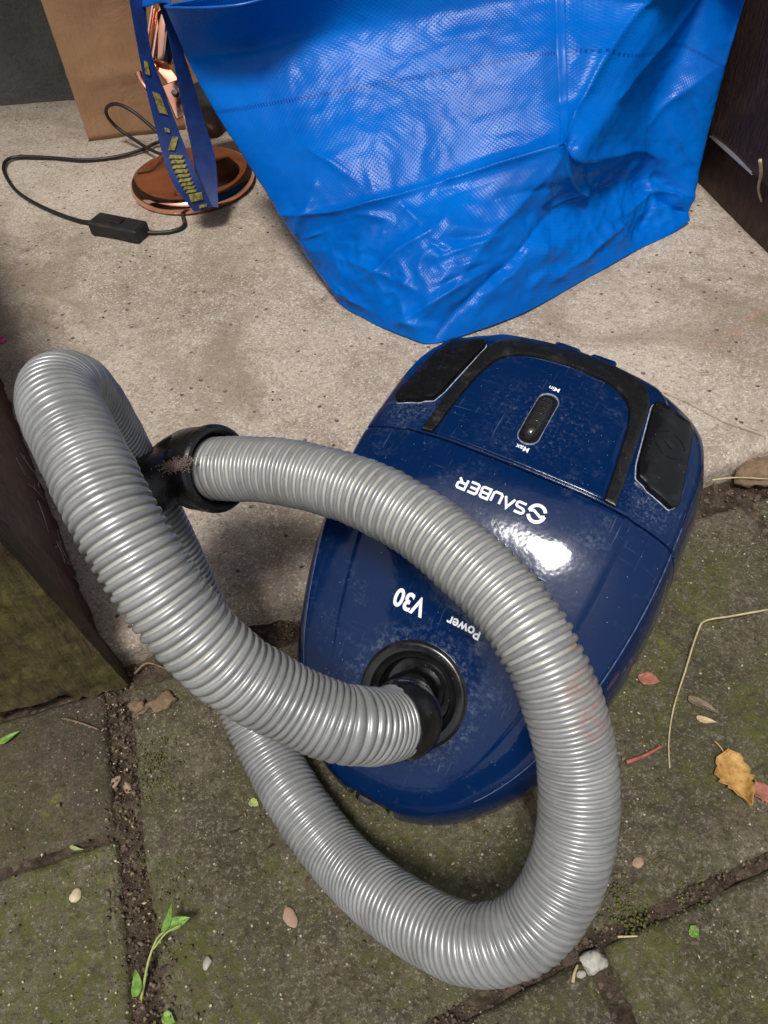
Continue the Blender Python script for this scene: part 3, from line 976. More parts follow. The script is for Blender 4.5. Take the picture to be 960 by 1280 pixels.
# slider knob: humped, with grip bars
kn = MB()
us = np.linspace(-1, 1, 26); vs_ = np.linspace(-1, 1, 12)
U, V = np.meshgrid(us, vs_, indexing='ij')
hx = -0.001 + V * 0.0055 * np.sqrt(np.clip(1 - np.abs(U) ** 4, 0.05, 1)); hy = SLY - 0.001 + U * 0.0195
hz = 0.0018 + 0.0062 * np.sqrt(np.clip(1 - U ** 4, 0, 1)) * np.sqrt(np.clip(1 - np.abs(V) ** 3, 0, 1))
kn.add(onto(hx, hy, hz).reshape(-1, 3), grid_faces(26, 12))
knob = kn.build('slider_knob', M['slider'], lid, local=True)
for u0 in (-0.6, -0.3, 0.05, 0.32, 0.6):
    gb = MB()
    vv = np.linspace(-0.55, 0.55, 7)
    rows = []
    for du, dh in ((-0.04, -0.0006), (-0.028, 0.0012), (0.028, 0.0012), (0.04, -0.0006)):
        x = -0.001 + vv * 0.0055; y = np.full(7, SLY - 0.001 + (u0 + du) * 0.0195)
        z = 0.0018 + 0.0062 * math.sqrt(1 - u0 ** 4) * np.sqrt(1 - np.abs(vv) ** 3) + dh
        rows.append(onto(x, y, z))
    gb.add(np.array(rows).reshape(-1, 3), grid_faces(4, 7))
    gb.build('grip_bar', M['slider'], knob, local=True)

# rear latch tabs
for x0 in (-0.012, 0.017):
    b = MB(); b.box((x0, LEN - 0.0075, 0.1490), np.eye(3), (0.010, 0.0055, 0.0065), 0.0018)
    b.build('latch_tab', M['blue'], vacuum, local=True)
# paler strip painted along each shoulder crease as its highlight
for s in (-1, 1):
    for name_, ya, yb in (('crease_highlight', 0.028, 0.2035), ('crease_highlight', 0.207, 0.225)):
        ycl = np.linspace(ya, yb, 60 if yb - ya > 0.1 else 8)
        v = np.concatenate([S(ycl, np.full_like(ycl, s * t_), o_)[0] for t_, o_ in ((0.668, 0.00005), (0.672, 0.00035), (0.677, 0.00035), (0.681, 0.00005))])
        mesh_obj(name_, v, grid_faces(4, len(ycl)), M['crease_shine'], vacuum, local=True, angle=0)
# wheels under the rear, caster under the nose
for x in (-0.084, 0.084):
    b = MB(); b.lathe([(0.0, -0.012), (0.020, -0.012), (0.0225, -0.009), (0.0225, 0.009), (0.020, 0.012), (0.0, 0.012)], (x, 0.275, 0.0245), (1, 0, 0), 28)
    b.build('wheel', M['black'], vacuum, local=True)

# socket ring and its funnel
prof = [(0.0368, -0.010), (0.0368, 0.0018), (0.0352, 0.0030), (0.0338, 0.0034), (0.0300, 0.0030), (0.0290, 0.0022), (0.0285, 0.0002), (0.0262, -0.0015), (0.0252, -0.0006), (0.0240, -0.004), (0.0232, -0.016), (0.0, -0.018)]
b = MB(); b.lathe(prof, SOC, SOCN, 72)
socket = b.build('hose_socket', M['gloss'], vacuum, local=True, angle=28)


# ---- lettering (read from the rear: text runs towards -x, upright is towards the nose)
def stroke(poly, th):
    """flat thick polyline -> quads"""
    P = np.array(poly, float); n = len(P)
    t = np.gradient(P, axis=0)
    L, Rr = [], []
    for i in range(n):
        a = P[i] - P[i - 1] if i > 0 else P[1] - P[0]
        c = P[i + 1] - P[i] if i < n - 1 else P[-1] - P[-2]
        a = a / np.linalg.norm(a); c = c / np.linalg.norm(c)
        na = np.array([-a[1], a[0]]); nc = np.array([-c[1], c[0]])
        m = na + nc; m /= np.linalg.norm(m) + 1e-9
        k = th / 2 / max(0.45, m.dot(na))
        L.append(P[i] + m * k); Rr.append(P[i] - m * k)
    return np.array(L + Rr), [(i, i + 1, n + i + 1, n + i) for i in range(n - 1)]


GLY = {
    'S': [[(0.95, 1), (0.2, 1), (0.05, 0.88), (0.05, 0.66), (0.2, 0.54), (0.8, 0.48), (0.95, 0.36), (0.95, 0.12), (0.8, 0), (0.05, 0)]],
    'A': [[(0.0, 0), (0.5, 1), (1.0, 0)]],
    'U': [[(0.06, 1), (0.06, 0.16), (0.22, 0), (0.78, 0), (0.94, 0.16), (0.94, 1)]],
    'B': [[(0.5, 0.52), (0.06, 0.52), (0.06, 0), (0.78, 0), (0.94, 0.12), (0.94, 0.40), (0.8, 0.52), (0.5, 0.52)], [(0.06, 0.52), (0.06, 1), (0.75, 1), (0.88, 0.9), (0.88, 0.64), (0.76, 0.52)]],
    'E': [[(0.95, 1), (0.18, 1), (0.05, 0.88), (0.05, 0.12), (0.18, 0), (0.95, 0)], [(0.05, 0.52), (0.85, 0.52)]],
    'R': [[(0.06, 0), (0.06, 1), (0.78, 1), (0.94, 0.88), (0.94, 0.56), (0.78, 0.44), (0.06, 0.44)], [(0.5, 0.44), (0.95, 0)]],
}


def print_mesh(name, parts, x0, y0, z=0.0006, rel=True, parent=None):
    b = MB()
    for v, f in parts:
        v = np.array(v)
        b.add(onto(x0 - v[:, 0], y0 - v[:, 1], z, rel), f)
    return b.build(name, M['white'], parent or vacuum, local=True, smooth=False)


lw, lh = 0.0066, 0.0066
parts = []
for i, ch in enumerate('SAUBER'):
    for pl in GLY[ch]:
        pl = np.array(pl) * [lw, lh] + [i * 0.0083, 0]
        dn = dense_poly(pl, False, 0.001) if False else pl
        parts.append(stroke(dn, 0.00165))
print_mesh('lettering', parts, 0.0188, 0.1842)
# round emblem: ring with an S-shaped band through it
parts = []
er = 0.0054
for a0, a1 in ((25, 178), (205, 358)):
    parts.append(stroke([(er * math.cos(math.radians(a)), er * math.sin(math.radians(a))) for a in np.linspace(a0, a1, 24)], 0.0022))
parts.append(stroke([(-er, 0.0001), (-er * 0.5, 0.0013), (0, 0.0), (er * 0.5, -0.0013), (er, -0.0001)], 0.0017))
print_mesh('emblem', parts, 0.0268, 0.1815)


def text_parts(txt, size, bold=0.0, shear=0.0, sx=1.0):
    cu = bpy.data.curves.new('txt', 'FONT'); cu.body = txt; cu.size = size; cu.offset = bold; cu.shear = shear; cu.resolution_u = 4
    o = bpy.data.objects.new('txt', cu); COL.objects.link(o)
    dg = bpy.context.evaluated_depsgraph_get()
    me = bpy.data.meshes.new_from_object(o.evaluated_get(dg))
    v = np.array([q.co[:2] for q in me.vertices]) * [sx, 1]; f = [tuple(p.vertices) for p in me.polygons]
    bpy.data.objects.remove(o); bpy.data.curves.remove(cu); bpy.data.meshes.remove(me)
    return [(v, f)]


print_mesh('lettering', text_parts('V30', 0.0138, 0.00045, 0.0), -0.0155, 0.1128)
print_mesh('lettering', text_parts('Power', 0.0078, 0.0002, 0.0, 1.16), 0.0255, 0.1108)
print_mesh('lettering', text_parts('Min', 0.0054, 0.0001), 0.0025, 0.2795, z=0.0019, parent=lid)
print_mesh('lettering', text_parts('Max', 0.0054, 0.0001), 0.0040, 0.2208, z=0.0019, parent=lid)

# ------------------------------------------------------------------ hose
OD = 0.041
HP = [(497, 901, 92, 0.0042), (487, 905, 93.5, 0.0044), (468, 908, 96, 0.0046), (442, 906, 98.5, 0.0048), (418, 902, 99.5, 0.0052), (365, 880, 101, 0.0056), (302, 845, 104, 0.0066), (252, 803, 107, 0.0067), (208, 750, 109, 0.0068), (172, 696, 110, 0.0065), (138, 638, 110, 0.0062), (111, 583, 108, 0.0059), (88, 537, 105, 0.0056), (72, 503, 101, 0.0050), (76, 487, 97, 0.0048), (94, 487, 92, 0.0046), (117, 513, 87, 0.0047), (139, 548, 82, 0.0048), (161, 588, 78, 0.0049), (207, 676, 74, 0.0051), (250, 765, 71, 0.0052), (292, 850, 69.5, 0.0052), (340, 950, 70, 0.0052), (378, 1016, 73, 0.0052), (428, 1078, 78, 0.0051), (495, 1135, 86, 0.0050), (575, 1178, 94, 0.0049), (632, 1176, 98, 0.0049), (674, 1150, 99, 0.0051), (706, 1098, 100, 0.0054), (722, 1030, 101, 0.0056), (721, 950, 102, 0.0061), (700, 870, 103, 0.0066), (668, 800, 102, 0.0074), (627, 744, 99, 0.0076), (580, 699, 96, 0.0077), (530, 658, 93, 0.0077), (466, 622, 90, 0.0076), (406, 601, 87, 0.0075), (342, 588, 84, 0.0074), (285, 586, 81, 0.0073), (264, 586, 79.5, 0.0072)]
hp3 = []
for (px, py, w_, pt) in HP:
    dep = FPX * OD / w_
    p = at_depth(px, py, dep)
    p[2] = max(p[2], OD / 2 + 0.0015)
    hp3.append([*p, pt * (0.79 if py > 880 or px < 330 else 0.72)])
hc = catmull(hp3, 24)
for _ in range(40):
    hc[1:-1] = 0.5 * hc[1:-1] + 0.25 * (hc[:-2] + hc[2:])
seg = np.linalg.norm(np.diff(hc[:, :3], axis=0), axis=1); sl = np.concatenate([[0], np.cumsum(seg)])
dph = np.concatenate([[0], np.cumsum(seg / ((hc[1:, 3] + hc[:-1, 3]) / 2))])         # phase in ribs
nr = int(dph[-1])
# narrow stiff ribs joined by a thinner membrane: where the hose is stretched the membrane shows, where it is squeezed the ribs touch
pc = np.interp(np.interp(np.arange(nr) + 0.5, dph, sl), sl, hc[:, 3])
cen = np.interp(np.arange(nr) + 0.5, dph, sl)
wr = np.minimum(0.0033, 0.80 * pc)
OFS = np.array([-0.60, -0.52, -0.47, -0.32, 0.0, 0.32, 0.47, 0.52, 0.60]); KR = np.array([-1.0, -.93, -.50, -.10, 0.0, -.10, -.50, -.93, -1.0])
ss = np.concatenate([(cen - pc * 0.5)[:, None], cen[:, None] + wr[:, None] * OFS[None, :]], 1).reshape(-1)
ss = np.maximum.accumulate(ss)
rr_ = np.tile(np.concatenate([[-1.0], KR]), nr)
valley = (np.tile(np.array([1.0, 1, .85, .1, 0, 0, 0, .1, .85, 1]), nr) * np.repeat(np.clip((pc - 0.0040) / 0.0014, 0, 1), 10))
path = np.stack([np.interp(ss, sl, hc[:, k]) for k in range(3)], 1)
pitch = np.interp(ss, sl, hc[:, 3])
T, N, B = frames(path)
NC = 40
an = np.linspace(0, 2 * np.pi, NC, endpoint=False)
gd = 0.0019 + 0.10 * (pitch - 0.0036)
jit = 1 + 0.012 * np.interp(np.arange(nr * 10) / 10.0, np.arange(nr), rng.normal(0, 1, nr))
rad = (OD / 2 + rr_ * gd) * jit
HV = (path[:, None, :] + rad[:, None, None] * (np.cos(an)[None, :, None] * N[:, None, :] + np.sin(an)[None, :, None] * B[:, None, :])).reshape(-1, 3)
hose = empty('vacuum_hose', tuple(path[0]), 'silver grey corrugated hose looping from vacuum cleaner over the paving', 'hose')
stain = [(at_depth(726, 862, 0.366), 0.017), (at_depth(735, 900, 0.366), 0.015), (at_depth(706, 812, 0.372), 0.010)]
tube_o = mesh_obj('corrugated_tube', HV, grid_faces(len(path), NC, wrap=True), mat_hose(stain), hose, angle=0)
at_ = tube_o.data.attributes.new('membrane', 'FLOAT', 'POINT')
at_.data.foreach_set('value', np.repeat(valley, NC).astype(np.float32))

# black cuff from the socket to the tube
soc_w = VM.T @ SOC + VO; socn_w = VM.T @ SOCN
c_end = path[0]; c_dir = -T[0]
ctrl = [soc_w - socn_w * 0.012, soc_w + socn_w * 0.004, soc_w + socn_w * 0.020, c_end + c_dir * 0.010, c_end]
cp = catmull(ctrl, 12)
for _ in range(12):
    cp[1:-1] = 0.5 * cp[1:-1] + 0.25 * (cp[:-2] + cp[2:])
cl = np.concatenate([[0], np.cumsum(np.linalg.norm(np.diff(cp, axis=0), axis=1))]); cl /= cl[-1]
fr = np.linspace(0, 1, 60)
cpp = np.stack([np.interp(fr, cl, cp[:, k]) for k in range(3)], 1)
crad = pchip([0, .55, .57, .62, .64, .86, .865, .93, .935, .995, 1.0], [.0176, .0178, .0190, .0190, .0180, .0184, .0200, .0204, .0224, .0226, .0205], fr)
b = MB(); b.tube(cpp, crad, 48)
cuff = b.build('cuff', M['gloss'], hose, angle=30)
Tc, Nc, Bc = frames(cpp)
for k in range(10):                                    # small bayonet ribs round the cuff
    a = 2 * math.pi * k / 10 + 0.2
    i = 46
    dirv = math.cos(a) * Nc[i] + math.sin(a) * Bc[i]
    b = MB(); b.box(cpp[i] + dirv * 0.0186, (Tc[i], dirv, np.cross(Tc[i], dirv)), (0.0050, 0.0009, 0.0016), 0.0004)
    b.build('cuff_rib', M['gloss'], cuff)

# black bent handle end: collar round the tube, barrel, neck bent down behind the near loop
ee = path[-1]; ed = T[-1]
n_end = at_depth(176, 614, 0.468); n_far = at_depth(154, 628, 0.486); n_far2 = at_depth(138, 640, 0.505)
ctrl = [ee - ed * 0.006, ee + ed * 0.008, ee + ed * 0.024, (ee + ed * 0.036) * 0.72 + n_end * 0.28, n_end, n_far, n_far2]
cp = catmull(ctrl, 14)
for _ in range(10):
    cp[1:-1] = 0.5 * cp[1:-1] + 0.25 * (cp[:-2] + cp[2:])
cl = np.concatenate([[0], np.cumsum(np.linalg.norm(np.diff(cp, axis=0), axis=1))]); tot = cl[-1]
fr = np.concatenate([[0, 0, 0], np.linspace(0, tot, 90)])
cpp = np.stack([np.interp(np.linspace(0, tot, 93), cl, cp[:, k]) for k in range(3)], 1)
dd_ = np.linspace(0, tot, 93)
crad = pchip([0, .0022, .0045, .0075, .0085, .010, .030, .040, .050, .060, tot], [.0264, .0283, .0286, .0284, .0272, .0277, .0268, .0236, .0196, .0186, .0180], dd_)
Tn, Nn, Bn = frames(cpp)
b = MB(); b.tube(cpp, crad, 52, caps=False)
inner_r = [(0.0264, 0), (0.0243, -0.0004), (0.0226, 0.004), (0.0222, 0.016)]
ax0 = Tn[0]
elb = MB()
elb.add(b.v, b.f)
elb.lathe([(0.0265, 0.0), (0.0245, -0.0006), (0.0225, 0.003), (0.0215, 0.012), (0.0, 0.013)], cpp[0], ax0, 52)
nlast = len(cpp) - 1
elb.lathe([(0.0181, 0.0), (0.0165, 0.0006), (0.0, 0.0006)], cpp[-1], Tn[-1], 52)
handle = elb.build('handle_elbow', M['black'], hose, angle=35)
# lint stuck on the elbow
fl = MB(); rr = random.Random(12)
for k in range(900):
    th = rr.uniform(0, 6.28); rad_ = abs(rr.gauss(0, 0.5))
    px, py = 222 + 25 * rad_ * math.cos(th) + 0, 581 + 9 * rad_ * math.sin(th) - 0.25 * 25 * rad_ * math.cos(th)
    rv = ray(px, py); ts = np.linspace(0.40, 0.56, 160)
    q = CAM + ts[:, None] * rv
    dm = np.linalg.norm(q[:, None, :] - cpp[None], axis=2) - crad[None]
    hit = np.where(dm.min(1) < 0.0003)[0]
    if not len(hit):
        continue
    c = q[hit[0]]; i = dm[hit[0]].argmin(); dv = c - cpp[i]; dv /= np.linalg.norm(dv)
    u = np.array([rr.gauss(0, 1) for _ in range(3)]); u /= np.linalg.norm(u)
    fl.tube([c, c + u * 0.0007 + dv * 0.0005, c + u * 0.0013 + dv * 0.0001], 0.00020 + 0.0002 * rr.random(), 4)
tag(fl.build('lint', M['fluff'], handle, angle=0), kind='stuff')

# ------------------------------------------------------------------ blue carrier bag
# control rows from the ground to the rim; columns run over the front from the left silhouette to the right one: (px, py, height)
BG = [
    [(418, 366, .031), (458, 400, .031), (503, 420, .031), (545, 430, .031), (650, 394, .031), (740, 345, .031), (800, 311, .031), (856, 281, .031)],
    [(392, 326, .060), (436, 348, .066), (488, 364, .072), (548, 366, .075), (655, 330, .080), (742, 292, .070), (806, 262, .060), (858, 268, .042)],
    [(372, 296, .085), (425, 300, .100), (485, 300, .110), (552, 296, .118), (665, 262, .120), (742, 236, .104), (806, 222, .084), (866, 246, .060)],
    [(346, 258, .115), (412, 262, .128), (480, 248, .142), (560, 226, .152), (702, 184, .176), (730, 190, .172), (806, 176, .130), (876, 204, .092)],
    [(308, 200, .152), (390, 196, .170), (470, 180, .182), (560, 160, .190), (704, 128, .205), (768, 132, .196), (822, 118, .170), (892, 140, .146)],
    [(268, 140, .192), (360, 126, .210), (456, 108, .222), (556, 90, .230), (702, 66, .243), (795, 70, .232), (850, 56, .212), (908, 84, .196)],
    [(234, 76, .236), (326, 60, .252), (436, 38, .264), (556, 16, .272), (700, -6, .282), (822, 8, .268), (880, -10, .258), (924, 26, .240)],
    [(206, 8, .300), (300, 6, .306), (428, -30, .314), (556, -58, .320), (698, -72, .326), (846, -52, .314), (904, -70, .306), (940, -30, .286)],
]
front = np.array([[at(*q) for q in row] for row in BG])
rows = len(BG)
# the hidden back: square bag body going away from us
full = []
for r in range(rows):
    F = front[r]
    k = r / (rows - 1)
    right, left = F[-1], F[0]
    back = [right + np.array([0.012, 0.10, 0.004]), right + np.array([0.0 - 0.02 * k, 0.20, 0.008]), np.array([0.22, 1.16 + 0.03 * k, right[2] * 0.5 + left[2] * 0.5]),
            np.array([0.05 - 0.03 * k, 1.10 + 0.02 * k, left[2]]), np.array([-0.005 - 0.075 * k, 0.98 - 0.02 * k, left[2]])]
    full.append(np.vstack([F, back]))
full = np.array(full)                                   # rows x 13 x 3


def interp_closed(P, n):
    P = np.asarray(P); m = len(P); out = []
    for i in range(m):
        p0, p1, p2, p3 = P[i - 1], P[i], P[(i + 1) % m], P[(i + 2) % m]
        for t in np.linspace(0, 1, n, endpoint=False):
            # low tension keeps the folds crisp
            m1 = (p2 - p0) * 0.36; m2 = (p3 - p1) * 0.36
            out.append((2 * t ** 3 - 3 * t * t + 1) * p1 + (t ** 3 - 2 * t * t + t) * m1 + (-2 * t ** 3 + 3 * t * t) * p2 + (t ** 3 - t * t) * m2)
    return np.array(out)


NU = 30
R1 = np.array([interp_closed(full[r], NU) for r in range(rows)])    # rows x U x 3
NUU = R1.shape[1]
NV = 26
grid = []
for j in range(NUU):
    c = R1[:, j]
    col = []
    for i in range(rows - 1):
        p0 = c[i - 1] if i > 0 else 2 * c[0] - c[1]
        p3 = c[i + 2] if i + 2 < rows else 2 * c[-1] - c[-2]
        p1, p2 = c[i], c[i + 1]
        for t in np.linspace(0, 1, NV, endpoint=False):
            m1 = (p2 - p0) * 0.38; m2 = (p3 - p1) * 0.38
            col.append((2 * t ** 3 - 3 * t * t + 1) * p1 + (t ** 3 - 2 * t * t + t) * m1 + (-2 * t ** 3 + 3 * t * t) * p2 + (t ** 3 - t * t) * m2)
    col.append(c[-1])
    grid.append(col)
grid = np.array(grid)                                   # U x V x 3
NVV = grid.shape[1]
du = np.roll(grid, -1, 0) - np.roll(grid, 1, 0); dv = np.gradient(grid, axis=1)
nrm = np.cross(du, dv); nrm /= np.linalg.norm(nrm, axis=2)[..., None] + 1e-12


def segd(px, py, a, b):
    a = np.array(a, float); b = np.array(b, float); q = np.array([px, py])
    t = np.clip((q - a) @ (b - a) / ((b - a) @ (b - a)), 0, 1)
    return np.linalg.norm(q - a - t * (b - a)), t


# fold lines in bag coordinates (column index, row index)
FOLDS = [((0.2, 2.9), (3.0, 3.0), .0045, .10), ((3.0, 3.0), (4.0, 3.02), .0050, .08), ((4.05, 3.0), (5.05, 7.0), .0055, .10), ((4.0, 3.0), (4.0, 7), -.0018, .06), ((4.1, 2.95), (5.4, 1.2), .0055, .14),
         ((4.1, 2.95), (3.2, 1.0), .0050, .16), ((4.1, 3.0), (6.2, 2.7), .0050, .13), ((1.2, 1.0), (3.0, 2.3), .0045, .16), ((2.0, 0.3), (3.6, 1.2), .0045, .14), ((5.0, 4.2), (5.9, 6.2), .0035, .12),
         ((5.6, 1.1), (6.8, 2.0), .0055, .13), ((6.0, 3.4), (6.7, 4.9), .0040, .12), ((1.0, 4.2), (1.6, 3.4), .0030, .12), ((0.9, 3.5), (0.25, 2.3), .004, .12), ((4.4, 0.4), (5.6, 0.9), .004, .10), ((5.9, 1.6), (6.9, 1.2), -.006, .12), ((3.0, 0.2), (4.4, 1.9), -.004, .12)]
_fr = random.Random(31)
for _k in range(34):                                    # short sharp creases, most of them low down and on the side
    _u = _fr.uniform(0.3, 6.9); _v = min(6.6, abs(_fr.gauss(0.6, 1.6)) + 0.35)
    _a = _fr.uniform(-1.2, 1.2) if _u < 4 else _fr.uniform(0.3, 2.2)
    _l = _fr.uniform(0.35, 0.9)
    FOLDS.append(((_u, _v), (_u + _l * math.cos(_a), max(0.15, _v + _l * math.sin(_a))), _fr.choice((0.0022, 0.0030, -0.0022)) * (1.0 if _v < 3.2 or _u > 4 else 0.5), _fr.uniform(0.05, 0.10)))
UVu = np.zeros((NUU, NVV))
for i in range(NUU):
    u = i / NU
    for j in range(NVV):
        v_ = j / NV
        p = Vector(grid[i, j])
        w_ = np.clip((v_) / 0.5, 0, 1) * np.clip((rows - 1 - v_) / 0.6, 0.15, 1)
        low = np.clip(1.25 - v_ / 3.4, 0.22, 1.0)
        side = 1.0 if u < 4 else 1.25
        d = 0.0
        for (a, b_, am, wd_) in FOLDS:
            mg = wd_ * 3.2
            if u < min(a[0], b_[0]) - mg or u > max(a[0], b_[0]) + mg or v_ < min(a[1], b_[1]) - mg or v_ > max(a[1], b_[1]) + mg:
                continue
            q, t = segd(u, v_, a, b_)
            if q < wd_ * 3.2:
                d += 1.7 * am * math.exp(-abs(q) / wd_) * (0.35 + 0.65 * math.sin(math.pi * min(1, max(0.12, t))))
        n1 = noise.noise(p * 13 + Vector((3, 1, 2))); n2 = noise.noise(p * 30 + Vector((9, 5, 1))); n3 = noise.noise(p * 70)
        d += low * side * (0.0085 * (0.35 - abs(n1)) + 0.0065 * (0.3 - abs(n2)) + 0.0030 * (0.25 - abs(n3))) * w_
        d += 0.003 * noise.noise(p * 6) * w_
        grid[i, j] = grid[i, j] + nrm[i, j] * d * (1 if u <= 7.0 else 0.6)
grid[:, :, 2] = np.maximum(grid[:, :, 2], SLAB_Z + 0.0015)
bagE = empty('carrier_bag', (0.2, 0.9, SLAB_Z), 'large bright blue woven plastic carrier bag standing on the concrete slab', 'bag')
bv = grid.reshape(-1, 3)
bf = [(i * NVV + j, ((i + 1) % NUU) * NVV + j, ((i + 1) % NUU) * NVV + j + 1, i * NVV + j + 1) for i in range(NUU) for j in range(NVV - 1)]
bf.append(tuple(i * NVV for i in range(NUU)))
me = bpy.data.meshes.new('bag_body')
me.from_pydata([tuple(map(float, q)) for q in bv], [], bf)
uvl = me.uv_layers.new(name='UVMap')
ulen = np.concatenate([[0], np.cumsum(np.linalg.norm(np.diff(grid[:, NVV // 2], axis=0), axis=1))])
vlen = np.concatenate([[0], np.cumsum(np.linalg.norm(np.diff(grid[3 * NU], axis=0), axis=1))])
for poly in me.polygons:
    idx = list(poly.vertices)
    for li, vi in zip(poly.loop_indices, idx):
        i, j = divmod(vi, NVV)
        uu = ulen[i]
        if i == 0 and any(q // NVV == NUU - 1 for q in idx) and len(idx) == 4:
            uu = ulen[-1] + 0.004
        uvl.data[li].uv = (uu, vlen[j])
body = link_mesh('bag_body', me, M['bag'], bagE, True, 0)
sol = body.modifiers.new('cloth_thickness', 'SOLIDIFY'); sol.thickness = 0.0012; sol.offset = -1
# rolled hem round the mouth
hem = MB(); rim_pts = np.vstack([grid[:, -1], grid[:1, -1]])[::4]
hem.tube(rim_pts, 0.0014, 6, caps=False)
hem.build('hem', M['bag_plain'], bagE, angle=0)
# webbing seam strip down the front corner
st = []
ju = 4 * NU
for j in range(int(3.0 * NV), NVV, 2):
    for i in range(ju - 2, ju + 3, 1):
        e = 0.0018 if abs(i - ju) < 2 else 0.0004
        st.append(grid[i, j] + nrm[i, j] * e)
mesh_obj('seam_tape', st, grid_faces(len(range(int(3.0 * NV), NVV, 2)), 5), M['bag'], bagE, angle=0)


# carrying strap hanging from the left of the mouth: two legs meeting low down
def ribbon(name, pts, width_dir, half, mat, parent, thick=0.0012):
    c = catmull(pts, 14); wv = catmull(width_dir, 14); hv = catmull([[h, 0, 0] for h in half], 14)[:, 0]
    v = []
    Tn_ = np.gradient(c, axis=0)
    for p, w_, h, t in zip(c, wv, hv, Tn_):
        w_ = w_ / np.linalg.norm(w_); n_ = np.cross(w_, t); n_ /= np.linalg.norm(n_)
        v += [p - w_ * h, p - w_ * h + n_ * thick, p + w_ * h + n_ * thick, p + w_ * h]
    f = grid_faces(len(c), 4, wrap=True); f += [(3, 2, 1, 0), tuple(len(c) * 4 - 4 + i for i in range(4))]
    return mesh_obj(name, v, f, mat, parent, angle=50), c, wv, hv


dS = [0.86, 0.885, 0.91, 0.935, 0.955, 0.98]
legp = [(171, -6), (180, 58), (195, 114), (212, 170), (231, 224), (254, 262)]
leg_pts = [at_depth(x, y, d) for (x, y), d in zip(legp, dS)]
rt = RC[:, 0]; fwv = RC[:, 2]
wdir = [rt * 1.0 + fwv * 0.9 - RC[:, 1] * 0.2, rt * 0.9 + fwv * 0.9, rt * 0.9 + fwv * 0.8, rt + fwv * 0.5 - RC[:, 1] * 0.1, rt + fwv * 0.2 - RC[:, 1] * 0.2, rt - RC[:, 1] * 0.3]
strap, sc_, sw_, sh_ = ribbon('strap', leg_pts, wdir, [0.010, 0.0085, 0.0125, 0.0145, 0.0165, 0.012], M['strap'], bagE)
leg2 = [(206, 0), (219, 50), (231, 98), (243, 148), (255, 196), (261, 258)]
d2 = [0.86, 0.89, 0.92, 0.95, 0.97, 0.984]
strap2, _, _, _ = ribbon('strap', [at_depth(x, y, d) for (x, y), d in zip(leg2, d2)],
                         [rt * 0.8 + fwv, rt * 0.7 + fwv, rt * 0.8 + fwv * 0.8, rt + fwv * 0.6, rt + fwv * 0.5, rt + fwv * 0.2], [0.011, 0.0095, 0.0115, 0.0125, 0.0145, 0.012], M['strap'], bagE)
# the folded left end of the mouth that the strap is sewn to
fp = [[at_depth(x, y, d) for x, y, d in row] for row in (
    ((161, -22, .90), (176, -24, .875), (196, -26, .85), (216, -22, .82)), ((163, -6, .895), (178, -6, .868), (197, -8, .842), (214, -4, .815)), ((167, 9, .89), (183, 9, .862), (200, 4, .838), (213, 5, .812)))]
fpv = [catmull(r_, 8) for r_ in fp]; fpv = np.array([catmull([q[i] for q in fpv], 6) for i in range(len(fpv[0]))])
fo = mesh_obj('mouth_fold', fpv.reshape(-1, 3), grid_faces(fpv.shape[0], fpv.shape[1]), M['bag_plain'], bagE, angle=0)
fo.modifiers.new('cloth_thickness', 'SOLIDIFY').thickness = 0.0012


def on_strap(s, w_):
    """point on the printed strap: s along 0..1, w_ across -1..1, lifted towards the viewer"""
    i = s * (len(sc_) - 1); k = int(min(i, len(sc_) - 2)); fr_ = i - k
    p = sc_[k] * (1 - fr_) + sc_[k + 1] * fr_; wv = sw_[k] / np.linalg.norm(sw_[k]); h = sh_[k]
    t = sc_[k + 1] - sc_[k]; n_ = np.cross(wv, t); n_ /= np.linalg.norm(n_)
    if n_.dot(fwv) > 0:
        n_ = -n_
    return p + wv * h * w_ + n_ * 0.0022


yp = MB()


def yquad(s0, s1, w0, w1, skew=0.0):
    q = [on_strap(s0, w0 + skew), on_strap(s0, w1 + skew), on_strap((s0 + s1) / 2, w1), on_strap(s1, w1 - skew), on_strap(s1, w0 - skew), on_strap((s0 + s1) / 2, w0)]
    yp.add(q, [(0, 1, 2, 5), (5, 2, 3, 4)])


yquad(0.27, 0.335, -0.75, -0.2, 0.1)
yquad(0.41, 0.50, -0.45, 0.35, -0.1)
yquad(0.565, 0.585, -0.3, 0.1, 0.0)
yquad(0.60, 0.665, -0.15, 0.35, 0.35)
for k in range(9):
    s0 = 0.685 + k * 0.022
    yquad(s0, s0 + 0.0165, -0.55 + 0.02 * k, 0.45, 0.12)
yquad(0.885, 0.935, -0.45, 0.65, 0.1)
yquad(0.965, 0.985, -0.2, 0.6, 0.1)
yp.build('yellow_print', M['yellow'], strap, smooth=False)

# ------------------------------------------------------------------ copper lamp
lc = at(243, 232, SLAB_Z); lc[2] = SLAB_Z
lamp = empty('copper_lamp', lc, 'polished copper table lamp with round base, half hidden behind bag strap', 'lamp')
b = MB(); b.lathe([(0.0, 0.0012), (0.080, 0.0012), (0.0865, 0.0030), (0.0885, 0.0080), (0.0870, 0.014), (0.0835, 0.0185), (0.078, 0.0205), (0.070, 0.0215), (0.0, 0.0225)], lc, (0, 0, 1), 96)
b.build('base', M['copper'], lamp, angle=60)
stem0 = lc + np.array([0.012, 0.012, 0.022])
j1 = at_depth(232, 150, 1.075); j2 = at_depth(197, 40, 1.00)
b = MB(); b.tube(catmull([stem0, stem0 * 0.5 + j1 * 0.5 + np.array([0.012, 0, 0]), j1], 8), 0.0055, 16); b.build('stem', M['copper'], lamp)
dirj = (j2 - j1) / np.linalg.norm(j2 - j1); sidej = np.cross(dirj, fwv); sidej /= np.linalg.norm(sidej)
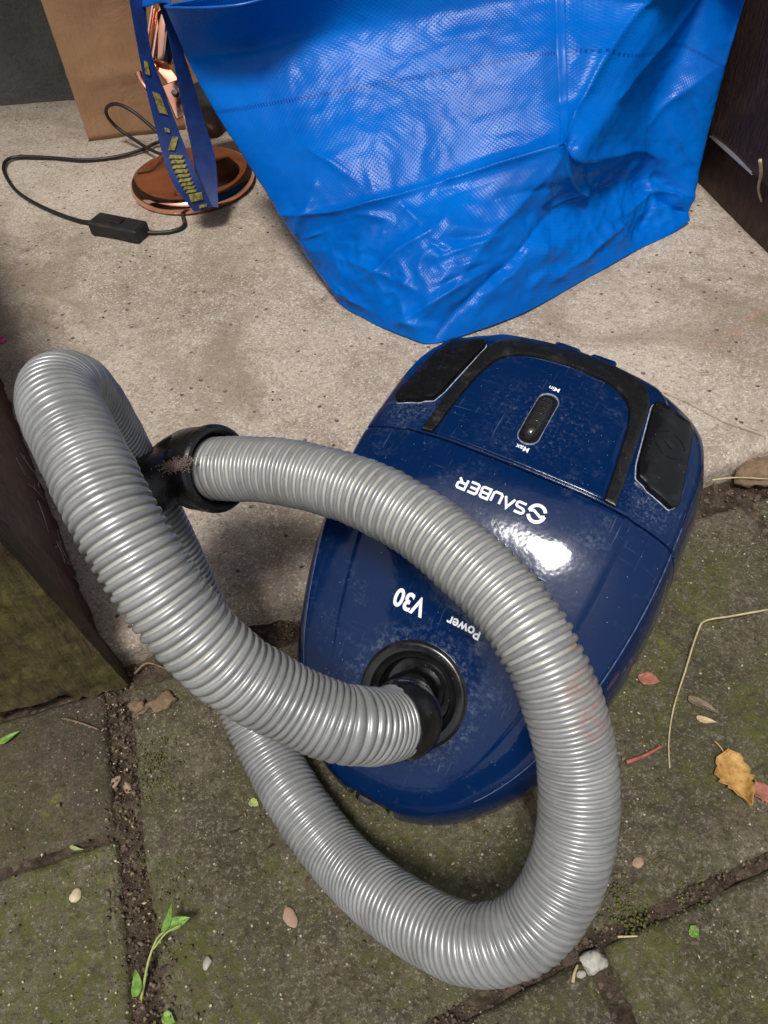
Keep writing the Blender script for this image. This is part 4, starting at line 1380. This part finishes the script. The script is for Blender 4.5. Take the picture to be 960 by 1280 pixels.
def flat_bar(name, pa, pb_, hw, th, mat, parent):
    d_ = pb_ - pa; L_ = np.linalg.norm(d_); d_ /= L_; s_ = np.cross(d_, fwv); s_ /= np.linalg.norm(s_)
    b_ = MB(); b_.box((pa + pb_) / 2, (d_, s_, np.cross(d_, s_)), (L_ / 2, hw, th), 0.0012)
    return b_.build(name, mat, parent, angle=30)


flat_bar('arm_strip', at_depth(186, 62, 1.045), at_depth(224, 112, 1.06), 0.0085, 0.0022, M['copper'], lamp)
brk = flat_bar('bracket', at_depth(213, 103, 1.050), at_depth(231, 146, 1.066), 0.0125, 0.0020, M['copper'], lamp)
scp = at_depth(219, 116, 1.051); b = MB(); b.lathe([(0.0050, 0), (0.0050, 0.002), (0.0038, 0.003), (0.0, 0.003)], scp, -fwv, 20); b.build('screw', M['rubber'], brk)
b = MB(); b.tube(catmull([at_depth(230, 142, 1.067), at_depth(240, 172, 1.075), at_depth(246, 194, 1.08)], 6), np.linspace(0.0045, 0.0036, 13), 12); b.build('lever', M['copper'], lamp)
for k in (-1, 1):
    b = MB(); b.tube([at_depth(186 + 5 * k, 74 + 1 * k, 1.03), at_depth(199 + 5 * k, -10, 1.0)], 0.0030, 12); b.build('rod', M['brass'], lamp)
b = MB(); b.lathe([(0.0, 0.0), (0.016, 0.0), (0.019, 0.003), (0.019, 0.055), (0.016, 0.060), (0.0, 0.060)], at_depth(203, 76, 1.05), at_depth(212, 20, 1.02) - at_depth(203, 76, 1.05), 32); b.build('socket', M['copper'], lamp, angle=35)
b = MB(); b.tube(catmull([at_depth(173, 90, 1.05), at_depth(178, 103, 1.055), at_depth(192, 118, 1.06), at_depth(220, 128, 1.07)], 6), np.linspace(0.0052, 0.0045, 19), 14); b.build('knob', M['copper'], lamp)
b = MB(); b.lathe([(0.0, -0.03), (0.02, -0.028), (0.032, -0.01), (0.034, 0.012), (0.026, 0.03), (0.0, 0.034)], at_depth(262, 140, 1.09), (0.2, -0.3, 1.0), 32); b.build('lamp_head', M['rubber'], lamp)

# power cord with inline switch, lying on the slab
cord_px = [(228, 268, .034), (230, 282, .034), (216, 289, .034), (196, 291, .034), (178, 290, .036)]
cord_px2 = [(120, 278, .036), (100, 276, .034), (70, 266, .034), (40, 252, .034), (18, 236, .034), (5, 214, .034), (8, 201, .034), (24, 196, .034), (60, 197, .034), (105, 200, .034), (145, 196, .034), (178, 187, .035), (200, 177, .038),
            (214, 180, .046), (204, 192, .048), (186, 186, .045), (164, 172, .048), (146, 159, .060), (134, 145, .078), (134, 134, .092), (146, 130, .100), (164, 138, .094), (182, 152, .080), (200, 168, .064), (222, 186, .046)]
cord = empty('power_cord', tuple(at(148, 283, .03)), 'thin black power cord with inline switch, looping on the concrete', 'cord')
b = MB(); b.tube(catmull([at(*q) for q in cord_px], 10), 0.0026, 8); b.build('cable', M['cable'], cord, angle=0)
b = MB(); b.tube(catmull([at(*q) for q in cord_px2], 10), 0.0026, 8); b.build('cable', M['cable'], cord, angle=0)
s0, s1 = at(119, 279, .040), at(179, 291, .040)
sd = s1 - s0; sl_ = np.linalg.norm(sd); sd /= sl_; sz = np.array([0, 0, 1.0]); sx_ = np.cross(sd, sz)
b = MB(); b.box((s0 + s1) / 2 + np.array([0, 0, 0.000]), (sd, sx_, sz), (sl_ / 2, 0.0150, 0.0095), 0.0025); sw = b.build('switch', M['rubber'], cord, smooth=False)
b = MB(); b.box((s0 + s1) / 2 + np.array([0, 0, 0.0100]), (sd, sx_, sz), (0.009, 0.006, 0.0018), 0.0008); b.build('rocker', M['cable'], sw, smooth=False)

# ------------------------------------------------------------------ paper bag
pb0 = at(112, 177, SLAB_Z); pb1 = at(196, 166, SLAB_Z); pu = pb1 - pb0; pu /= np.linalg.norm(pu); pw = np.array([-pu[1], pu[0], 0])
paper = empty('paper_bag', pb0, 'tall brown kraft paper bag standing against the back wall', 'bag')


def paper_sheet(name, o, u, w_, lu, h, seed):
    n, m = 40, 50
    v = []
    for i in range(n):
        for j in range(m):
            x = lu * i / (n - 1); z = h * j / (m - 1)
            p = Vector((x * 9 + seed, z * 9, seed))
            e = min(1, min(i, n - 1 - i) / 4.0)
            d = 0.006 * e * (0.3 - abs(noise.noise(p))) + 0.002 * noise.noise(p * 3) * e
            crease = 0.004 * math.exp(-abs(z - 0.088 - 0.03 * x) / 0.006) * e
            v.append(o + u * x - w_ * (d + crease) + np.array([0, 0, z + 0.001]))
    o_ = mesh_obj(name, v, grid_faces(n, m), M['paper'], paper, angle=0)
    o_.modifiers.new('paper_thickness', 'SOLIDIFY').thickness = 0.0008
    return o_


PW, PD, PH = 0.30, 0.115, 0.42
paper_sheet('front_panel', pb0, pu, pw, PW, PH, 1)
paper_sheet('back_panel', pb0 + pw * PD + pu * PW, -pu, -pw, PW, PH, 2)
paper_sheet('side_gusset', pb0 + pw * (PD - 0.0012) - pu * 0.0005, -pw, pu, PD - 0.0022, PH, 3)
paper_sheet('side_gusset', pb0 + pu * (PW + 0.0005) + pw * 0.001, pw, -pu, PD - 0.0022, PH, 4)
b = MB(); b.box(pb0 + pu * PW / 2 + pw * PD / 2 + np.array([0, 0, 0.0012]), (pu, pw, (0, 0, 1)), (PW / 2 - 0.002, PD / 2 - 0.002, 0.0006), 0.0003); b.build('bottom_panel', M['paper'], paper, smooth=False)

# ------------------------------------------------------------------ small litter on the ground
LITTER = []


def leaf_blade(c, heading, L, Wd, mat, name, label, cat, curl=0.25, ragged=0.0, z=0.003, parent=None, group=None, tip=0.6, tilt=0.0, seed=1):
    """leaf: pointed outline, raised midrib fold, curled edges, thin but solid"""
    n, m = 22, 9
    h = np.array([math.cos(heading), math.sin(heading), 0]); s = np.array([-h[1], h[0], 0])
    v = []
    for i in range(n):
        t = i / (n - 1)
        wv = Wd * (math.sin(math.pi * t ** tip)) ** 0.9 * (1 + ragged * noise.noise(Vector((t * 14, seed, 3))) + ragged * 0.7 * noise.noise(Vector((t * 37, seed, 8))))
        for j in range(m):
            k = -1 + 2 * j / (m - 1)
            zz = z + curl * Wd * (abs(k) ** 1.5) * (0.6 + 0.4 * math.sin(t * 6 + seed)) + 0.12 * Wd * noise.noise(Vector((t * 6, k * 3, seed))) + tilt * L * t
            bend = 0.06 * L * math.sin(t * 3.0 + seed)
            v.append(np.array(c) + h * (L * (t - 0.5)) + s * (k * max(wv, 0.0002) + bend) + np.array([0, 0, max(0.0006, zz)]))
    o = mesh_obj(name, v, grid_faces(n, m), mat, parent, angle=0)
    o.modifiers.new('leaf_thickness', 'SOLIDIFY').thickness = 0.0004
    if label:
        tag(o, label, cat, group)
    return o


def twig(pts, rad, mat, name, label, cat, group=None, parent=None):
    b = MB(); b.tube(catmull(pts, 8), np.linspace(rad, rad * 0.6, (len(pts) - 1) * 8 + 1), 7)
    o = b.build(name, mat, parent, angle=0)
    return tag(o, label, cat, group) if label else o


def pebble(c, size, mat, name, label, cat, seed, flat=0.5, aspect=1.0, rot=0.0, rough=0.12):
    bm = bmesh.new(); bmesh.ops.create_icosphere(bm, subdivisions=3, radius=1)
    for q in bm.verts:
        d = 1 + rough * 2 * noise.noise(Vector(q.co) * 1.3 + Vector((seed, 0, 0))) + rough * noise.noise(Vector(q.co) * 3.1 + Vector((seed, 4, 0)))
        x, y, z = q.co * d
        x *= size * aspect; y *= size; z *= size * flat
        q.co = (x * math.cos(rot) - y * math.sin(rot) + c[0], x * math.sin(rot) + y * math.cos(rot) + c[1], max(z, -size * flat * 0.4) + c[2] + size * flat * 0.35)
    me_ = bpy.data.meshes.new(name); bm.to_mesh(me_); bm.free()
    return tag(link_mesh(name, me_, mat, None, True, 0), label, cat)


def img_dir(p, q):
    a, b_ = at(*p), at(*q)
    return math.atan2(b_[1] - a[1], b_[0] - a[0])


leaf_blade(at(921, 975), img_dir((905, 940), (940, 1018)), 0.041, 0.0125, M['dryleaf'], 'dry_leaf', 'dry ochre leaf with curled ragged edges on the paving at the right', 'leaf', 0.6, 0.34, 0.002, seed=3, tip=0.72)
twig([at(905, 940, .003), at(899, 932, .005), at(893, 926, .006)], 0.0006, M['dryleaf'], 'leaf_stalk', None, None, parent=bpy.data.objects['dry_leaf'])
leaf_blade(at(956, 992), img_dir((945, 992), (975, 990)), 0.020, 0.007, M['redleaf'], 'dry_leaf', 'small dull red leaf touching the ochre leaf', 'leaf', 0.5, 0.4, 0.002, seed=8)
leaf_blade(at(810, 850), img_dir((797, 846), (824, 856)), 0.0165, 0.0062, M['redleaf'], 'fallen_leaf', 'round reddish leaf lying right of the vacuum cleaner', 'leaf', 0.15, 0.3, 0.0015, seed=5, tip=0.85)
leaf_blade(at(867, 1165), img_dir((860, 1158), (872, 1172)), 0.0075, 0.0038, M['greenleaf'], 'green_leaf', 'tiny bright green leaf on the lower right paving stone', 'leaf', 0.25, 0.4, 0.001, seed=2, tip=0.9)
leaf_blade(at(318, 1005), img_dir((310, 1000), (328, 1012)), 0.008, 0.0032, M['stem'], 'leaf_scrap', 'small yellowish leaf scrap beside the low hose loop', 'leaf', 0.2, 0.5, 0.001, seed=6)
leaf_blade(at(14, 924), img_dir((2, 930), (28, 918)), 0.017, 0.0028, M['greenleaf'], 'grass_sprig', 'short green grass blade below the gate post', 'grass', 0.4, 0.1, 0.004, seed=4)
leaf_blade(at(97, 1061), img_dir((88, 1059), (108, 1062)), 0.0105, 0.0014, M['stem'], 'grass_scrap', 'pale yellow green scrap on the joint between left stones', 'grass', 0.5, 0.1, 0.002, seed=9)
leaf_blade(at(882, 901), img_dir((872, 897), (898, 905)), 0.0145, 0.0028, M['straw'], 'bark_flake', 'pale bark flake lying above the ochre leaf', 'flake', 0.3, 0.3, 0.002, seed=10)
leaf_blade(at(878, 884), img_dir((862, 872), (900, 898)), 0.024, 0.0040, M['twig'], 'bark_flake', 'brown curled bark flake above the pale flake', 'flake', 0.5, 0.5, 0.003, seed=11)
twig([at(960, 762, .012), at(915, 770, .010), at(882, 776, .010), at(872, 790, .009), at(856, 840, .006), at(842, 885, .004), at(836, 925, .003), at(837, 960, .002)], 0.0009, M['straw'], 'dry_grass', 'long bent straw coloured grass stem on the right paving', 'dry grass')
twig([at(783, 953, .002), at(806, 944, .0025), at(828, 932, .003)], 0.0017, M['redtwig'], 'red_twig', 'short red twig on the paving right of the hose', 'twig')
twig([at(890, 600, .014), at(920, 597, .014), at(965, 599, .013)], 0.0009, M['straw'], 'straw', 'thin straw lying across the dark soil right of the vacuum', 'straw')
twig([at(168, 842, .002), at(184, 829, .006), at(208, 836, .004)], 0.0010, M['twig'], 'bent_twig', 'thin bent twig on soil at the foot of the gate post', 'twig')
twig([at(78, 898, .003), at(96, 902, .006), at(124, 912, .003)], 0.0010, M['twig'], 'brown_twig', 'brown twig lying on the dark stone below the gate', 'twig')
twig([at(772, 1171, .0015), at(797, 1170, .0015)], 0.0008, M['straw'], 'straw_bit', 'short straw bit on the dark joint below the hose', 'straw')
twig([at(716, 1228, .001), at(718, 1216, .002), at(722, 1206, .001)], 0.0012, M['straw'], 'straw_bit', 'stubby straw bit under the pale stone chip', 'straw')
twig([at(800, 478, .034), at(850, 497, .034), at(905, 525, .034), at(960, 545, .034)], 0.0006, M['straw'], 'dry_grass', 'faint dry grass stem on the slab behind the vacuum', 'dry grass')
twig([at(950, 200, .135), at(951, 218, .115), at(948, 236, .09), at(952, 252, .075)], 0.0021, M['straw'], 'hanging_seed_pod', 'pale dry pod caught under the dark fence board', 'seed pod')
pebble(at(95, 1120), 0.0036, M['pebble'], 'pebble', 'oval cream pebble on the lower left paving stone', 'pebble', 1, 0.5, 1.3, 1.2)
pebble(at(363, 1147), 0.0042, M['pinkstone'], 'stone_chip', 'flat pinkish stone chip below the hose loop', 'stone chip', 2, 0.25, 1.6, 2.1)
pebble(at(742, 1202), 0.0062, M['greystone'], 'stone_chip', 'rough pale grey stone chip beside the hose bend', 'stone chip', 3, 0.6, 1.3, 0.3, 0.28)
pebble(at(726, 1218), 0.0024, M['greystone'], 'stone_chip', 'tiny white chip just left of the rough grey one', 'stone chip', 4, 0.6, 1.2)
pebble(at(259, 1204), 0.0026, M['greystone'], 'stone_chip', 'small white chip on the stone near the weed', 'stone chip', 5, 0.6, 1.5, 1.2)
pebble(at(797, 1078), 0.0034, M['pinkstone'], 'stone_chip', 'small tan chip on the paving right of the hose bend', 'stone chip', 6, 0.5, 1.3, 0.6)
pebble(at(175, 884, .001), 0.0062, M['clod'], 'soil_clod', 'tan soil clod by the gate post, left one of two', 'soil clod', 7, 0.7, 1.1, 0.2, 0.3)
pebble(at(203, 878, .001), 0.0068, M['clod'], 'soil_clod', 'wider tan soil clod under the hose by the gate', 'soil clod', 8, 0.6, 1.4, 0.4, 0.3)
pebble(at(144, 978, -.004), 0.0034, M['pinkstone'], 'reddish_crumb', 'reddish crumb in the soil joint, upper of two', 'crumb', 9, 0.6, 1.6, 1.0)
pebble(at(160, 985, -.004), 0.0030, M['pinkstone'], 'reddish_crumb', 'second reddish crumb in the soil joint, right of first', 'crumb', 10, 0.6, 1.6, 2.0)
pebble(at(945, 590, .004), 0.016, M['clod'], 'broken_concrete', 'brown lump of broken slab edge at far right', 'rubble', 11, 0.6, 1.5, 0.3, 0.25)
pebble(at(2, 426, .032), 0.0052, M['pink'], 'pink_petal', 'small pink petal on the slab at the left edge', 'petal', 12, 0.6, 1.0)

# weed in the soil joint
weed = empty('weed', tuple(at(176, 1250)), 'small green weed growing from the soil joint at lower left', 'plant')
wst = [at(176, 1252, -.002), at(180, 1230, .004), at(186, 1200, .010), at(196, 1174, .014), at(206, 1164, .015)]
twig(wst, 0.0010, M['stem'], 'stem', None, None, parent=weed)
twig([at(192, 1186, .012), at(208, 1166, .016), at(226, 1156, .017)], 0.0007, M['stem'], 'stem', None, None, parent=weed)
for (p, q, w_, z) in (((204, 1166), (214, 1130), 0.0024, .016), ((208, 1162), (238, 1146), 0.0042, .015), ((172, 1246), (168, 1212), 0.0034, .006)):
    c = (at(*p, z) + at(*q, z)) / 2; L_ = np.linalg.norm(at(*p, z) - at(*q, z))
    leaf_blade((c[0], c[1], 0), img_dir(p, q), L_, w_, M['greenleaf'], 'leaf', None, None, 0.3, 0.1, z, parent=weed, seed=p[0])
leaf_blade(at(212, 1274), img_dir((202, 1270), (222, 1278)), 0.0095, 0.0036, M['greenleaf'], 'leaf_fragment', 'dull green leaf fragment at the bottom below the weed', 'leaf', 0.3, 0.2, 0.001, seed=14)

# crumbled leaf litter: tiny brown scraps strewn over the paving
def scraps(name, n, mat, seed, place, lo, hi):
    rr_s = random.Random(seed); b_ = MB()
    for _ in range(n):
        p_ = place(rr_s); L_ = rr_s.uniform(lo, hi); w_ = L_ * rr_s.uniform(0.2, 0.7); t_ = rr_s.uniform(0, 6.28)
        h_ = np.array([math.cos(t_), math.sin(t_), 0]); q_ = np.array([-h_[1], h_[0], 0]); zz = rr_s.uniform(0.2, 0.5) * w_
        ring_ = [p_ - h_ * L_, p_ + q_ * w_ * 0.8 + [0, 0, zz], p_ + h_ * L_, p_ - q_ * w_ + [0, 0, zz * 0.6]]
        b_.add(ring_ + [r__ + np.array([0, 0, 0.00035]) for r__ in ring_], [(0, 1, 2), (0, 2, 3), (4, 6, 5), (4, 7, 6), (0, 4, 5, 1), (1, 5, 6, 2), (2, 6, 7, 3), (3, 7, 4, 0)])
    return tag(b_.build(name, mat, angle=0), kind='stuff')


def scrap_place(rr):
    k = rr.random()
    if k < 0.35:
        return ab(rr.gauss(-0.148, 0.012), rr.uniform(-0.06, 0.36), 0.0008)
    if k < 0.55:
        return ab(rr.uniform(-0.15, 0.5), rr.gauss(0.350, 0.010), 0.001)
    return ab(rr.uniform(-0.4, 0.45), rr.uniform(-0.05, 0.34), 0.0012)


scraps('leaf_litter', 190, M['twig'], 41, scrap_place, 0.0010, 0.0030)
scraps('pale_litter', 90, M['straw'], 43, scrap_place, 0.0007, 0.0020)
# moss tufts along damp edges: joined, nobody could count them
def moss_place(rr):
    k = rr.random()
    if k < 0.4:
        c = rr.choice(((-0.122, 0.27), (-0.125, 0.24), (-0.128, 0.20), (0.20, 0.085), (0.16, 0.075)))
        return ab(rr.gauss(c[0], 0.009), rr.gauss(c[1], 0.012), 0.0005)
    return ab(rr.uniform(-0.45, 0.45), rr.uniform(-0.05, 0.34), 0.0004)


mossm = mat_leaf('olive_moss', (0.055, 0.062, 0.012), (0.11, 0.12, 0.02), (0.03, 0.03, 0.008), 0.9)
crumbs('moss', 2200, moss_place, lambda rr: 0.0006 + 0.0012 * rr.random() ** 2, mossm, 21)
